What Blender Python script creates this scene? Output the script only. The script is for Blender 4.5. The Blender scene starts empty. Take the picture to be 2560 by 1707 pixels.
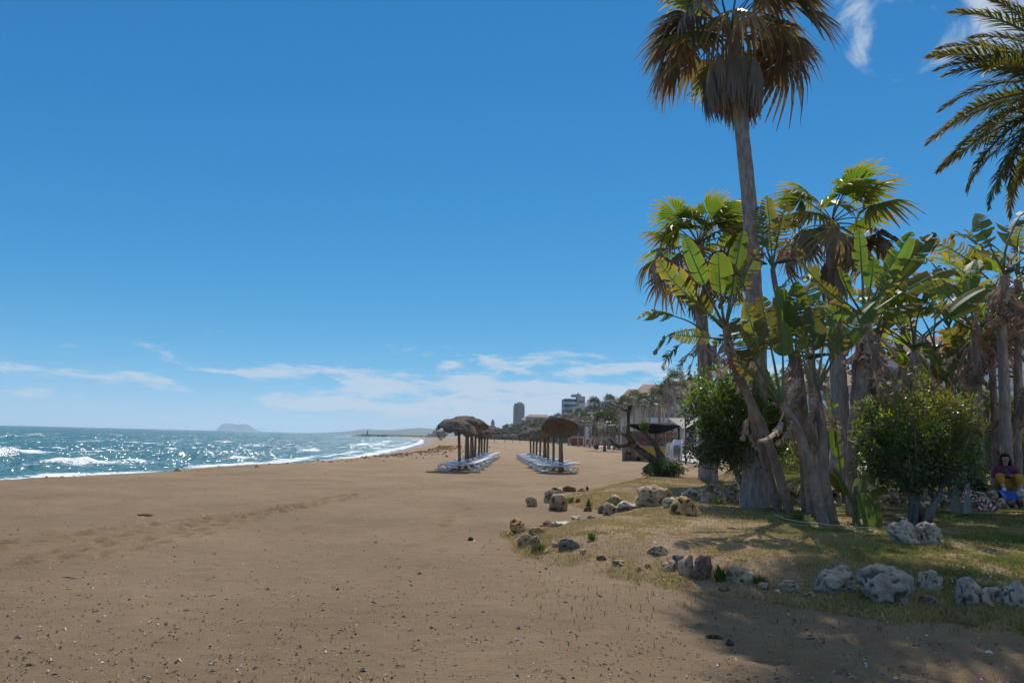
import bpy, bmesh, math, random
import numpy as np
from mathutils import Vector, Matrix, noise, Euler
R = math.radians
SC = bpy.context.scene
COL = SC.collection
# ---------------------------------------------------------------- camera, sky, sun, exposure
CAM_H, PITCH, ROLL, LENS = 1.6, R(8.02), 0.0250, 24.0
cam_data = bpy.data.cameras.new('camera'); cam = bpy.data.objects.new('camera', cam_data); COL.objects.link(cam)
cam_data.lens = LENS; cam_data.sensor_width = 36; cam_data.clip_start = 0.05; cam_data.clip_end = 60000
CAM_M = Matrix.Rotation(math.pi/2+PITCH, 4, 'X') @ Matrix.Rotation(ROLL, 4, 'Z')
cam.matrix_world = Matrix.Translation((0, 0, CAM_H)) @ CAM_M
SC.camera = cam
SUN_AZ, SUN_EL = R(9.0), R(51)           # azimuth measured from the view axis (+Y) towards +X
sun_dir = Vector((math.sin(SUN_AZ)*math.cos(SUN_EL), math.cos(SUN_AZ)*math.cos(SUN_EL), math.sin(SUN_EL)))
world = bpy.data.worlds.new('World'); SC.world = world; world.use_nodes = True
def build_world():
    nt = world.node_tree; nt.nodes.clear(); N = nt.nodes.new; L = nt.links.new
    out = N('ShaderNodeOutputWorld'); bg = N('ShaderNodeBackground'); bg.inputs[1].default_value = 0.12
    sky = N('ShaderNodeTexSky'); sky.sky_type = 'NISHITA'; sky.sun_disc = False
    sky.sun_elevation = SUN_EL; sky.sun_rotation = SUN_AZ
    sky.altitude = 6000; sky.air_density = 1.0; sky.dust_density = 0.1; sky.ozone_density = 5.0
    # a film-like response on the sky: richer blue, highlights held back
    hs0 = N('ShaderNodeHueSaturation'); hs0.inputs['Saturation'].default_value = 1.25; L(sky.outputs[0], hs0.inputs['Color'])
    def vm(op, a, b):
        n = N('ShaderNodeVectorMath'); n.operation = op
        for i, v in enumerate((a, b)):
            if isinstance(v, tuple): n.inputs[i].default_value = v
            else: L(v, n.inputs[i])
        return n.outputs[0]
    cc = vm('MULTIPLY', hs0.outputs[0], (.12, .12, .12))
    cc = vm('DIVIDE', vm('MULTIPLY', cc, (1.75, 2.25, 2.70)), vm('ADD', vm('MULTIPLY', cc, (2.4, 2.4, 2.4)), (1, 1, 1)))
    cc = vm('MULTIPLY', cc, (7.9, 7.75, 7.6))
    # clouds: a low bank over the horizon and a few high wisps, placed by direction
    tc = N('ShaderNodeTexCoord'); sep = N('ShaderNodeSeparateXYZ'); L(tc.outputs['Generated'], sep.inputs[0])
    def math_(op, a, b=None, clamp=False):
        n = N('ShaderNodeMath'); n.operation = op; n.use_clamp = clamp
        for i, v in enumerate((a, b)):
            if v is None: continue
            if isinstance(v, (int, float)): n.inputs[i].default_value = v
            else: L(v, n.inputs[i])
        return n.outputs[0]
    def smooth(x, a, b):
        n = N('ShaderNodeMapRange'); n.interpolation_type = 'SMOOTHSTEP'
        L(x, n.inputs[0]); n.inputs[1].default_value = a; n.inputs[2].default_value = b
        return n.outputs[0]
    az = math_('ARCTAN2', sep.outputs[0], sep.outputs[1]); el = math_('ARCSINE', sep.outputs[2])
    def cloud_noise(sx, sy, det, seed, dist=0.0):
        cb = N('ShaderNodeCombineXYZ'); L(math_('MULTIPLY', az, sx), cb.inputs[0]); L(math_('MULTIPLY', el, sy), cb.inputs[1]); cb.inputs[2].default_value = seed
        n = N('ShaderNodeTexNoise'); n.inputs['Scale'].default_value = 1; n.inputs['Detail'].default_value = det; n.inputs['Roughness'].default_value = 0.58
        n.inputs['Distortion'].default_value = dist
        L(cb.outputs[0], n.inputs['Vector']); return n.outputs[0]
    def bump_(x, lo0, lo1, hi0, hi1):
        return math_('MULTIPLY', smooth(x, lo0, lo1), math_('SUBTRACT', 1.0, smooth(x, hi0, hi1)))
    # low bank: elevation 1.5..8 degrees, fuller towards the coast on the right
    n1 = cloud_noise(10, 42, 9, 3.2, 0.25)
    top = bump_(el, R(0.2), R(2.6), R(3.2), R(8.4))
    side = math_('ADD', 0.12, math_('MULTIPLY', smooth(az, R(-26), R(-4)), 0.34))
    c1 = smooth(math_('ADD', n1, math_('MULTIPLY', math_('MULTIPLY', top, side), 0.62)), 0.60, 0.74)
    c1 = math_('MULTIPLY', c1, math_('MULTIPLY', bump_(el, R(-1), R(2.2), R(6.4), R(8.5)), 0.72))
    # wisps high in the sky to the right and scattered beyond it
    n2 = cloud_noise(12, 15, 9, 8.6, 0.5)
    reg = math_('MULTIPLY', smooth(az, R(24.5), R(29)), smooth(el, R(24), R(28)))
    c2 = math_('MULTIPLY', smooth(math_('ADD', n2, math_('MULTIPLY', reg, 0.16)), 0.55, 0.78), math_('MULTIPLY', reg, 0.85))
    n3 = cloud_noise(2.6, 3.4, 9, 1.3, 0.5)                           # unseen broken cloud above the frame, added to whiten and lift ambient light
    c2 = math_('MAXIMUM', c2, math_('MULTIPLY', smooth(n3, 0.42, 0.62), math_('MULTIPLY', smooth(el, R(38), R(50)), 0.85)))
    cov = math_('MAXIMUM', c1, c2, True)
    mix = N('ShaderNodeMixRGB'); L(cov, mix.inputs[0]); L(cc, mix.inputs[1]); mix.inputs[2].default_value = (4.6, 5.2, 5.9, 1)
    L(mix.outputs[0], bg.inputs[0]); L(bg.outputs[0], out.inputs[0])
build_world()
sun_data = bpy.data.lights.new('sun', 'SUN'); sun_data.energy = 3.7; sun_data.angle = R(0.55); sun_data.color = (1.0, 0.95, 0.87)
sun = bpy.data.objects.new('sun', sun_data); COL.objects.link(sun)
sun.rotation_euler = sun_dir.to_track_quat('Z', 'Y').to_euler(); sun.location = (0, 0, 60)
SC.view_settings.view_transform = 'Standard'; SC.view_settings.look = 'None'; SC.view_settings.gamma = 1.0
SC.view_settings.use_curve_mapping = False; SC.view_settings.exposure = 0.12
SC.render.engine = 'CYCLES'
cy = SC.cycles
cy.max_bounces = 8; cy.diffuse_bounces = 4; cy.glossy_bounces = 3; cy.transmission_bounces = 4; cy.transparent_max_bounces = 8
cy.volume_bounces = 1; cy.use_denoising = True; cy.caustics_reflective = False; cy.caustics_refractive = False
cy.sample_clamp_indirect = 6.0
# ---------------------------------------------------------------- helpers
FPX = LENS/36*2560
M3 = CAM_M.to_3x3()
def ray(px, py): return (M3 @ Vector(((px-1280)/FPX, (853.5-py)/FPX, -1.0)))
def at(px, py, Y):                       # point of the place seen at a photo pixel, Y metres ahead
    d = ray(px, py); return Vector((0, 0, CAM_H)) + d*(Y/d.y)
def gp(px, py, z=0.0):                   # the same, on level ground of height z
    d = ray(px, py); return Vector((0, 0, CAM_H)) + d*((z-CAM_H)/d.z)
def px_m(Y): return Y/FPX                # metres per photo pixel at distance Y
def lerp(a, b, t): return a+(b-a)*t
def sstep(x, a, b):
    t = np.clip((x-a)/(b-a), 0, 1); return t*t*(3-2*t)
def tag(o, label=None, cat=None, group=None, kind=None):
    if label: o['label'] = label
    if cat: o['category'] = cat
    if group: o['group'] = group
    if kind: o['kind'] = kind
    return o
def empty(name, loc=(0, 0, 0), rz=0.0):
    o = bpy.data.objects.new(name, None); COL.objects.link(o); o.location = loc; o.rotation_euler = (0, 0, rz); o.empty_display_size = 0.2
    return o
def obj(name, me, parent=None, loc=None, rot=None, scale=None):
    o = bpy.data.objects.new(name, me); COL.objects.link(o)
    if parent is not None: o.parent = parent
    if loc is not None: o.location = loc
    if rot is not None: o.rotation_euler = rot
    if scale is not None: o.scale = scale if hasattr(scale, '__len__') else (scale,)*3
    return o
def mesh_np(name, V, F, mats, attr=None, smooth=True, mi=None):
    """mesh from numpy: V (n,3), F (m,3|4)"""
    me = bpy.data.meshes.new(name); V = np.asarray(V, np.float32); F = np.asarray(F, np.int32); k = F.shape[1]
    me.vertices.add(len(V)); me.vertices.foreach_set('co', V.ravel())
    me.loops.add(F.size); me.loops.foreach_set('vertex_index', F.ravel())
    me.polygons.add(len(F)); me.polygons.foreach_set('loop_start', np.arange(0, F.size, k, dtype=np.int32))
    me.polygons.foreach_set('loop_total', np.full(len(F), k, np.int32))
    me.polygons.foreach_set('use_smooth', np.full(len(F), smooth))
    if mi is not None: me.polygons.foreach_set('material_index', np.asarray(mi, np.int32))
    for m in (mats if isinstance(mats, (list, tuple)) else [mats]): me.materials.append(m)
    if attr is not None:
        for nm, vals in attr.items():
            a = me.attributes.new(nm, 'FLOAT', 'POINT'); a.data.foreach_set('value', np.asarray(vals, np.float32))
    me.update(calc_edges=True); return me
class MB:
    def __init__(s): s.v = []; s.f = []; s.a = []; s.m = []; s.r = []
    def add(s, vs, fs, a=0.0, mi=0, r=0.0):
        b = len(s.v); s.v += [tuple(x) for x in vs]; s.f += [tuple(i+b for i in q) for q in fs]; s.m += [mi]*len(fs)
        s.a += list(a) if hasattr(a, '__len__') else [a]*len(vs); s.r += [r]*len(vs)
        return b
    def box(s, c, d, rz=0.0, mi=0, a=0.0, top=1.0):
        x, y, z = d[0]/2, d[1]/2, d[2]/2; co, si = math.cos(rz), math.sin(rz); vs = []
        for sz in (-1, 1):
            t = top if sz > 0 else 1.0
            for sx, sy in ((-1, -1), (1, -1), (1, 1), (-1, 1)):
                u, w = sx*x*t, sy*y*t; vs.append((c[0]+u*co-w*si, c[1]+u*si+w*co, c[2]+sz*z))
        s.add(vs, [(3, 2, 1, 0), (4, 5, 6, 7), (0, 1, 5, 4), (1, 2, 6, 5), (2, 3, 7, 6), (3, 0, 4, 7)], a, mi)
    def tube(s, pts, rad, n=6, mi=0, a=None, cap=True, flat=1.0, rn=0.0, up=None, r=0.0):
        pts = [Vector(p) for p in pts]; k = len(pts)
        if not hasattr(rad, '__len__'): rad = [rad]*k
        vs = []; at_ = []; ref = Vector(up) if up else None
        for i, p in enumerate(pts):
            t = (pts[min(i+1, k-1)]-pts[max(i-1, 0)]).normalized()
            if ref is None: ref = Vector((0, 0, 1)) if abs(t.z) < 0.9 else Vector((1, 0, 0))
            sd = t.cross(ref).normalized(); upv = sd.cross(t).normalized(); ref = upv
            for j in range(n):
                q = 2*math.pi*j/n; rr = rad[i]
                if rn: rr *= 1+rn*noise.noise(Vector((p.x*3+j*1.7, p.y*3, p.z*3+j*2.3)))
                vs.append(p+sd*(math.cos(q)*rr)+upv*(math.sin(q)*rr*flat))
            at_ += [(i/(k-1) if a is None else (a[i] if hasattr(a, '__len__') else a))]*n
        fs = [(i*n+j, i*n+(j+1) % n, (i+1)*n+(j+1) % n, (i+1)*n+j) for i in range(k-1) for j in range(n)]
        if cap: fs += [tuple(range(n-1, -1, -1)), tuple((k-1)*n+j for j in range(n))]
        s.add(vs, fs, at_, mi, r)
    def lathe(s, prof, n=12, c=(0, 0, 0), mi=0):
        vs = [(c[0]+math.cos(2*math.pi*j/n)*r_, c[1]+math.sin(2*math.pi*j/n)*r_, c[2]+z) for r_, z in prof for j in range(n)]
        k = len(prof); fs = [(i*n+j, i*n+(j+1) % n, (i+1)*n+(j+1) % n, (i+1)*n+j) for i in range(k-1) for j in range(n)]
        if prof[0][0] > 1e-4: fs.append(tuple(range(n-1, -1, -1)))
        if prof[-1][0] > 1e-4: fs.append(tuple((k-1)*n+j for j in range(n)))
        s.add(vs, fs, 0.0, mi)
    def prism(s, poly, z0, z1, mi=0):
        n = len(poly); vs = [(x, y, z0) for x, y in poly]+[(x, y, z1) for x, y in poly]
        s.add(vs, [(i, (i+1) % n, n+(i+1) % n, n+i) for i in range(n)]+[tuple(range(n-1, -1, -1)), tuple(range(n, 2*n))], 0.0, mi)
    def mesh(s, name, mats, smooth=False):
        me = bpy.data.meshes.new(name); me.from_pydata(s.v, [], s.f)
        for m in (mats if isinstance(mats, (list, tuple)) else [mats]): me.materials.append(m)
        if len(me.polygons) == len(s.m): me.polygons.foreach_set('material_index', s.m)
        if smooth: me.polygons.foreach_set('use_smooth', [True]*len(me.polygons))
        a = me.attributes.new('tip', 'FLOAT', 'POINT'); a.data.foreach_set('value', s.a)
        a = me.attributes.new('rnd', 'FLOAT', 'POINT'); a.data.foreach_set('value', s.r)
        me.update(); return me
    def build(s, name, mats, parent=None, smooth=False, loc=None, rot=None):
        return obj(name, s.mesh(name, mats, smooth), parent, loc, rot)
def copy_tree(o, parent=None):
    c = o.copy(); COL.objects.link(c); c.parent = parent
    if parent is not None: c.matrix_parent_inverse = o.matrix_parent_inverse.copy()
    for ch in [x for x in COL.objects if x.parent is o]: copy_tree(ch, c)
    return c
ORD = ['first', 'second', 'third', 'fourth', 'fifth', 'sixth', 'seventh', 'eighth', 'ninth', 'tenth', 'eleventh', 'twelfth', 'thirteenth', 'fourteenth',
       'fifteenth', 'sixteenth', 'seventeenth', 'eighteenth', 'nineteenth', 'twentieth']
# ---------------------------------------------------------------- materials
def srgb(r, g, b):
    f = lambda c: (c/255/12.92) if c/255 <= 0.04045 else ((c/255+0.055)/1.055)**2.4
    return (f(r), f(g), f(b), 1)
def c4(c): return tuple(c)+(1,) if len(c) == 3 else tuple(c)
def pmat(name, cols, scale=4.0, rough=0.8, bump=0.0, bscale=20.0, trans=0.0, spec=0.3, stretch=(1, 1, 1), bstretch=(1, 1, 1), var=0.0, tipcols=None,
         tip0=0.6, tip1=1.0, rndvar=0.0, detail=5.0, metallic=0.0, transcol=None, hue=0.0, coord='Object', rings=0.0, ringscale=10.0, dist=0.02):
    m = bpy.data.materials.new(name); m.use_nodes = True; nt = m.node_tree; N = nt.nodes.new; L = nt.links.new
    bs = nt.nodes['Principled BSDF']; out = nt.nodes['Material Output']
    tc = N('ShaderNodeTexCoord'); mp = N('ShaderNodeMapping'); mp.inputs['Scale'].default_value = stretch; L(tc.outputs[coord], mp.inputs[0])
    nz = N('ShaderNodeTexNoise'); nz.inputs['Scale'].default_value = scale; nz.inputs['Detail'].default_value = detail; nz.inputs['Roughness'].default_value = 0.6
    L(mp.outputs[0], nz.inputs['Vector'])
    cr = N('ShaderNodeValToRGB'); e = cr.color_ramp.elements; n = len(cols)
    e[0].position = 0.3; e[0].color = c4(cols[0]); e[1].position = 0.7; e[1].color = c4(cols[-1])
    for i in range(1, n-1): q = e.new(0.3+0.4*i/(n-1)); q.color = c4(cols[i])
    L(nz.outputs[0], cr.inputs[0]); col = cr.outputs[0]
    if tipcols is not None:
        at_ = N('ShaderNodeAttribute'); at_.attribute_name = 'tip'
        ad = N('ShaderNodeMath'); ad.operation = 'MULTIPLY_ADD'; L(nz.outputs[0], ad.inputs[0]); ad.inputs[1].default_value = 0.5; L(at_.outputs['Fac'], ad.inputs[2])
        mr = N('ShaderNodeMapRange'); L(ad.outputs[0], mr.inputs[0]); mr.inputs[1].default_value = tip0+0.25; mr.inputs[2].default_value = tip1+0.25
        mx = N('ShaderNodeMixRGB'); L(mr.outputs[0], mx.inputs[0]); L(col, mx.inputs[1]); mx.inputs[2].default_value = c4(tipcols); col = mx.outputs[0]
    if var or rndvar or hue:
        hs = N('ShaderNodeHueSaturation'); L(col, hs.inputs['Color']); src = None
        if rndvar: a2 = N('ShaderNodeAttribute'); a2.attribute_name = 'rnd'; src = a2.outputs['Fac']; amt = rndvar
        else: oi = N('ShaderNodeObjectInfo'); src = oi.outputs['Random']; amt = var
        mr = N('ShaderNodeMapRange'); L(src, mr.inputs[0]); mr.inputs[3].default_value = 1-amt; mr.inputs[4].default_value = 1+amt; L(mr.outputs[0], hs.inputs['Value'])
        if hue:
            mr2 = N('ShaderNodeMapRange'); L(src, mr2.inputs[0]); mr2.inputs[3].default_value = 0.5-hue; mr2.inputs[4].default_value = 0.5+hue*0.6; L(mr2.outputs[0], hs.inputs['Hue'])
        col = hs.outputs[0]
    L(col, bs.inputs['Base Color']); bs.inputs['Roughness'].default_value = rough; bs.inputs['Metallic'].default_value = metallic
    bs.inputs['Specular IOR Level'].default_value = spec
    if bump:
        mp2 = N('ShaderNodeMapping'); mp2.inputs['Scale'].default_value = bstretch; L(tc.outputs[coord], mp2.inputs[0])
        n2 = N('ShaderNodeTexNoise'); n2.inputs['Scale'].default_value = bscale; n2.inputs['Detail'].default_value = 6; n2.inputs['Roughness'].default_value = 0.65; L(mp2.outputs[0], n2.inputs['Vector'])
        h = n2.outputs[0]
        if rings:
            wv = N('ShaderNodeTexWave'); wv.bands_direction = 'Z'; wv.inputs['Scale'].default_value = ringscale; wv.inputs['Distortion'].default_value = 3.0; wv.inputs['Detail'].default_value = 2
            L(tc.outputs[coord], wv.inputs['Vector'])
            ma = N('ShaderNodeMath'); ma.operation = 'MULTIPLY_ADD'; L(wv.outputs['Fac'], ma.inputs[0]); ma.inputs[1].default_value = rings; L(h, ma.inputs[2]); h = ma.outputs[0]
        bm = N('ShaderNodeBump'); bm.inputs['Strength'].default_value = bump; bm.inputs['Distance'].default_value = dist; L(h, bm.inputs['Height']); L(bm.outputs[0], bs.inputs['Normal'])
    if trans:
        tr = N('ShaderNodeBsdfTranslucent'); mxs = N('ShaderNodeMixShader'); mxs.inputs[0].default_value = trans
        if transcol:
            mc = N('ShaderNodeMixRGB'); mc.blend_type = 'MULTIPLY'; mc.inputs[0].default_value = 1.0; L(col, mc.inputs[1]); mc.inputs[2].default_value = c4(transcol); L(mc.outputs[0], tr.inputs[0])
        else: L(col, tr.inputs[0])
        L(bs.outputs[0], mxs.inputs[1]); L(tr.outputs[0], mxs.inputs[2]); L(mxs.outputs[0], out.inputs[0])
    return m
# ================================================================ THE SETTING
rngs = np.random.default_rng(7)
_tab = rngs.random((256, 256)).astype(np.float32)
def vn(x, y, s=0):                       # smooth value noise, 0..1
    x = np.asarray(x, float)+s*37.13; y = np.asarray(y, float)+s*91.7
    xi = np.floor(x).astype(int); yi = np.floor(y).astype(int); u = x-xi; w = y-yi; u = u*u*(3-2*u); w = w*w*(3-2*w)
    a = _tab[xi % 256, yi % 256]; b = _tab[(xi+1) % 256, yi % 256]; c = _tab[xi % 256, (yi+1) % 256]; d = _tab[(xi+1) % 256, (yi+1) % 256]
    return a*(1-u)*(1-w)+b*u*(1-w)+c*(1-u)*w+d*u*w
def fbm(x, y, s=0, o=4):
    t = 0; a = 0.5; n = 0
    for i in range(o): t = t+a*vn(x*2**i, y*2**i, s+i*3); n += a; a *= 0.5
    return t/n
SEA_Z = -1.1
CREST = np.array([(-21, -40), (-18.5, 0), (-15.5, 16), (-14.6, 19.8), (-11.8, 31.4), (-9.6, 50), (-8.6, 66), (-9.2, 90), (-13, 140), (-22, 240), (-48, 450), (-92, 700), (-330, 1500), (-700, 3000), (-900, 7000), (-1000, 9000)])
def crest_x(y): return np.interp(y, CREST[:, 1], CREST[:, 0])
def sand_base(x, y):
    d = (crest_x(y)-x)                   # metres seaward of the berm crest
    wob = (fbm(x*0.25, y*0.25, 2)-0.5)*1.6
    d = d+wob*np.exp(-np.abs(d)/12)
    z = np.where(d > 0, -1.1*np.power(np.maximum(d, 0)/8.0, 1.25), 0.05*np.exp(-np.abs(d)/2.0)-0.05*np.exp(-np.abs(d)/0.6)*0)
    z = np.maximum(z, -2.4)
    z = z+np.where(d < 6, (fbm(x*0.55, y*0.55, 5)-0.5)*0.09+(fbm(x*0.12, y*0.12, 6)-0.5)*0.12, 0)*sstep(d, 9, 2)
    return z
foot = []
fr = random.Random(5)
for lane, (pA, pB, n) in enumerate((((30, 1408), (900, 1236), 46), ((-60, 1372), (760, 1262), 40), ((240, 1398), (760, 1266), 22), ((1000, 1420), (1180, 1262), 14))):
    A, B = gp(*pA), gp(*pB)
    for i in range(n):
        t = (i+fr.uniform(-.3, .3))/n; p = A.lerp(B, t); dr = (B-A).normalized(); nrm = Vector((-dr.y, dr.x, 0))
        p = p+nrm*((0.11 if i % 2 else -0.11)+fr.gauss(0, .12)); foot.append((p.x, p.y, math.atan2(dr.y, dr.x)+fr.gauss(0, .25), fr.uniform(.045, .085)*(0.6 if lane == 3 else 1)))
for q in range(30):                      # lone scuffs
    p = gp(fr.uniform(300, 1900), fr.uniform(1300, 1700)); foot.append((p.x, p.y, fr.uniform(0, 6.28), fr.uniform(.006, .016)))
for q in range(46):                      # trodden, wind-blown patch in the shade of the palms
    p = gp(fr.uniform(1900, 2700), fr.uniform(1560, 1720)); foot.append((p.x, p.y, fr.uniform(0, 6.28), fr.uniform(.012, .035)))
def build_sand():
    xs = np.concatenate([-np.geomspace(1100, 24, 26)[:-1], np.arange(-24, -14, .2), np.arange(-14, 15.5, .07), np.geomspace(15.5, 9000, 46)])
    ys = np.concatenate([np.arange(-14, 3, .5), np.arange(3, 24, .07), np.arange(24, 45, .16), np.geomspace(45, 9500, 130)])
    X, Y = np.meshgrid(xs, ys); Z = sand_base(X, Y)
    near = sstep(Y, 45, 20)
    Z = Z+near*((fbm(X*2.3, Y*2.3, 11)-0.5)*0.028+(fbm(X*9+fbm(X*1.3, Y*1.3, 3)*3, Y*5, 12, 2)-0.5)*0.010)
    for fx, fy, a, dp in foot:
        i0, i1 = np.searchsorted(xs, (fx-.35, fx+.35)); j0, j1 = np.searchsorted(ys, (fy-.35, fy+.35))
        if i1-i0 < 2 or j1-j0 < 2: continue
        dx = X[j0:j1, i0:i1]-fx; dy = Y[j0:j1, i0:i1]-fy; u = (dx*math.cos(a)+dy*math.sin(a))/0.14; w = (-dx*math.sin(a)+dy*math.cos(a))/0.065
        q = u*u+w*w; Z[j0:j1, i0:i1] += -dp*np.exp(-q*0.9)*1.3+dp*0.55*np.exp(-(np.sqrt(q)-1.7)**2*3)
    n, m = X.shape; V = np.stack([X, Y, Z], -1).reshape(-1, 3); I = np.arange(n*m).reshape(n, m)
    F = np.stack([I[:-1, :-1], I[:-1, 1:], I[1:, 1:], I[1:, :-1]], -1).reshape(-1, 4)
    m_ = bpy.data.materials.new('sand'); m_.use_nodes = True; nt = m_.node_tree; N = nt.nodes.new; L = nt.links.new; bs = nt.nodes['Principled BSDF']
    geo = N('ShaderNodeNewGeometry')
    def nz(sc, det=4, st=(1, 1, 1), rough=.6):
        mp = N('ShaderNodeMapping'); mp.inputs['Scale'].default_value = st; L(geo.outputs['Position'], mp.inputs[0])
        t = N('ShaderNodeTexNoise'); t.inputs['Scale'].default_value = sc; t.inputs['Detail'].default_value = det; t.inputs['Roughness'].default_value = rough; L(mp.outputs[0], t.inputs['Vector']); return t.outputs[0]
    def ramp(f, stops):
        c = N('ShaderNodeValToRGB'); e = c.color_ramp.elements
        while len(e) < len(stops): e.new(.5)
        for q, (p, col) in zip(e, stops): q.position = p; q.color = c4(col)
        L(f, c.inputs[0]); return c.outputs[0]
    def mixc(f, a, b, mode='MIX'):
        x = N('ShaderNodeMixRGB'); x.blend_type = mode
        if isinstance(f, float): x.inputs[0].default_value = f
        else: L(f, x.inputs[0])
        for i, v in ((1, a), (2, b)):
            if isinstance(v, tuple): x.inputs[i].default_value = c4(v)
            else: L(v, x.inputs[i])
        return x.outputs[0]
    base = ramp(nz(0.35, 6), [(.35, (.282, .188, .106)), (.5, (.325, .219, .126)), (.66, (.368, .251, .148))])
    grain = ramp(nz(160, 3), [(.28, (.62, .60, .58)), (.5, (1, 1, 1)), (.74, (1.32, 1.30, 1.26))])
    base = mixc(1.0, base, grain, 'MULTIPLY')
    med = ramp(nz(5, 5, (.6, 1.6, 1)), [(.3, (.88, .88, .88)), (.7, (1.1, 1.1, 1.1))]); base = mixc(1.0, base, med, 'MULTIPLY')
    speck = ramp(nz(42, 2), [(.70, (0, 0, 0)), (.76, (1, 1, 1))]); base = mixc(speck, base, (.10, .075, .055))
    speck2 = ramp(nz(55, 2, (1, 1.3, 1)), [(.73, (0, 0, 0)), (.77, (.8, .8, .8))]); base = mixc(speck2, base, (.50, .44, .36))
    sp = N('ShaderNodeSeparateXYZ'); L(geo.outputs['Position'], sp.inputs[0])
    wet = N('ShaderNodeMapRange'); L(sp.outputs[2], wet.inputs[0]); wet.inputs[1].default_value = -.25; wet.inputs[2].default_value = -.8
    base = mixc(wet.outputs[0], base, (.25, .21, .17))
    L(base, bs.inputs['Base Color'])
    rg = N('ShaderNodeMapRange'); L(wet.outputs[0], rg.inputs[0]); rg.inputs[3].default_value = .92; rg.inputs[4].default_value = .45; L(rg.outputs[0], bs.inputs['Roughness']); bs.inputs['Specular IOR Level'].default_value = .2
    bm = N('ShaderNodeBump'); bm.inputs['Strength'].default_value = .9; bm.inputs['Distance'].default_value = .03
    hsum = N('ShaderNodeMath'); hsum.operation = 'MULTIPLY_ADD'; L(nz(26, 5, (.45, 1.5, 1)), hsum.inputs[0]); hsum.inputs[1].default_value = .8; L(nz(130, 3), hsum.inputs[2])
    L(hsum.outputs[0], bm.inputs['Height']); L(bm.outputs[0], bs.inputs['Normal'])
    tag(obj('beach_sand', mesh_np('beach_sand', V, F, m_)), 'brown trodden sand of the wide beach', kind='structure')
build_sand()
# ---------------------------------------------------------------- the planted bank
BANK_PX = [(1262, 1326), (1288, 1356), (1335, 1390), (1420, 1402), (1500, 1426), (1600, 1444), (1660, 1462), (1780, 1474), (1900, 1488), (2010, 1505), (2110, 1520), (2240, 1542), (2350, 1530), (2480, 1562), (2700, 1590)]
BANK_BACK = [(1790, 1178), (1700, 1180), (1640, 1186), (1560, 1200), (1500, 1212), (1440, 1226), (1395, 1236), (1400, 1256), (1455, 1262), (1500, 1272), (1520, 1290), (1430, 1296), (1340, 1306)]
POLY = [gp(x, y, .06).xy for x, y in BANK_PX]+[Vector((22, 6)), Vector((26, 30)), Vector((16, 31))]+[gp(x, y, .12).xy for x, y in BANK_BACK]
POLY = np.array([(p.x, p.y) for p in POLY])
def sd_poly(x, y):                       # + inside
    x = np.asarray(x, float); y = np.asarray(y, float); best = np.full(x.shape, 1e9); ins = np.zeros(x.shape, bool); n = len(POLY)
    for i in range(n):
        ax, ay = POLY[i]; bx, by = POLY[(i+1) % n]; ex, ey = bx-ax, by-ay
        t = np.clip(((x-ax)*ex+(y-ay)*ey)/(ex*ex+ey*ey), 0, 1); best = np.minimum(best, np.hypot(x-ax-t*ex, y-ay-t*ey))
        c = ((ay > y) != (by > y)) & (x < ex*(y-ay)/(ey if abs(ey) > 1e-9 else 1e-9)+ax); ins ^= c
    return np.where(ins, best, -best)
WALL_Y0 = 15.6                           # foot of the low dry-stone wall on the right of the bank
def bank_z(x, y):
    x = np.asarray(x, float); y = np.asarray(y, float); sd = sd_poly(x, y)+(fbm(x*1.6, y*1.6, 21)-.5)*.3
    h = .25*sstep(sd, -.08, 1.5)+.05*sstep(sd, -.05, .25)-.10*sstep(-sd, .0, .3)
    h = h+(fbm(x*.8, y*.8, 23)-.5)*.10*sstep(sd, 0, .8)+(fbm(x*3.5, y*3.5, 24)-.5)*.035*sstep(sd, 0, .4)
    terr = sstep(y, WALL_Y0+.1, WALL_Y0+.5)*sstep(x, 7.6, 8.6)
    return h+terr*.34
def ground_z(x, y):
    x = np.asarray(x, float); y = np.asarray(y, float)
    return np.maximum(sand_base(x, y), np.where(sd_poly(x, y) > -.3, bank_z(x, y), -9))
_gx = np.arange(-22, 30, .1); _gy = np.arange(2, 64, .1); _GZ = ground_z(*np.meshgrid(_gx, _gy)); _SD = sd_poly(*np.meshgrid(_gx, _gy))
def sdq(x, y): return float(_SD[min(max(int((y-2)/.1), 0), len(_gy)-1), min(max(int((x+22)/.1), 0), len(_gx)-1)])
def gz(x, y):
    if not (-22 < x < 29.7 and 2 < y < 63.7): return float(sand_base(np.array([x]), np.array([y]))[0])
    u = (x+22)/.1; w = (y-2)/.1; i = int(u); j = int(w); u -= i; w -= j
    return float(_GZ[j, i]*(1-u)*(1-w)+_GZ[j, i+1]*u*(1-w)+_GZ[j+1, i]*(1-u)*w+_GZ[j+1, i+1]*u*w)
def gpt(px, py):                         # point of the modelled ground seen at a photo pixel
    z = .15
    for i in range(6): p = gp(px, py, z); z = gz(p.x, p.y)
    return Vector((p.x, p.y, z))
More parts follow.
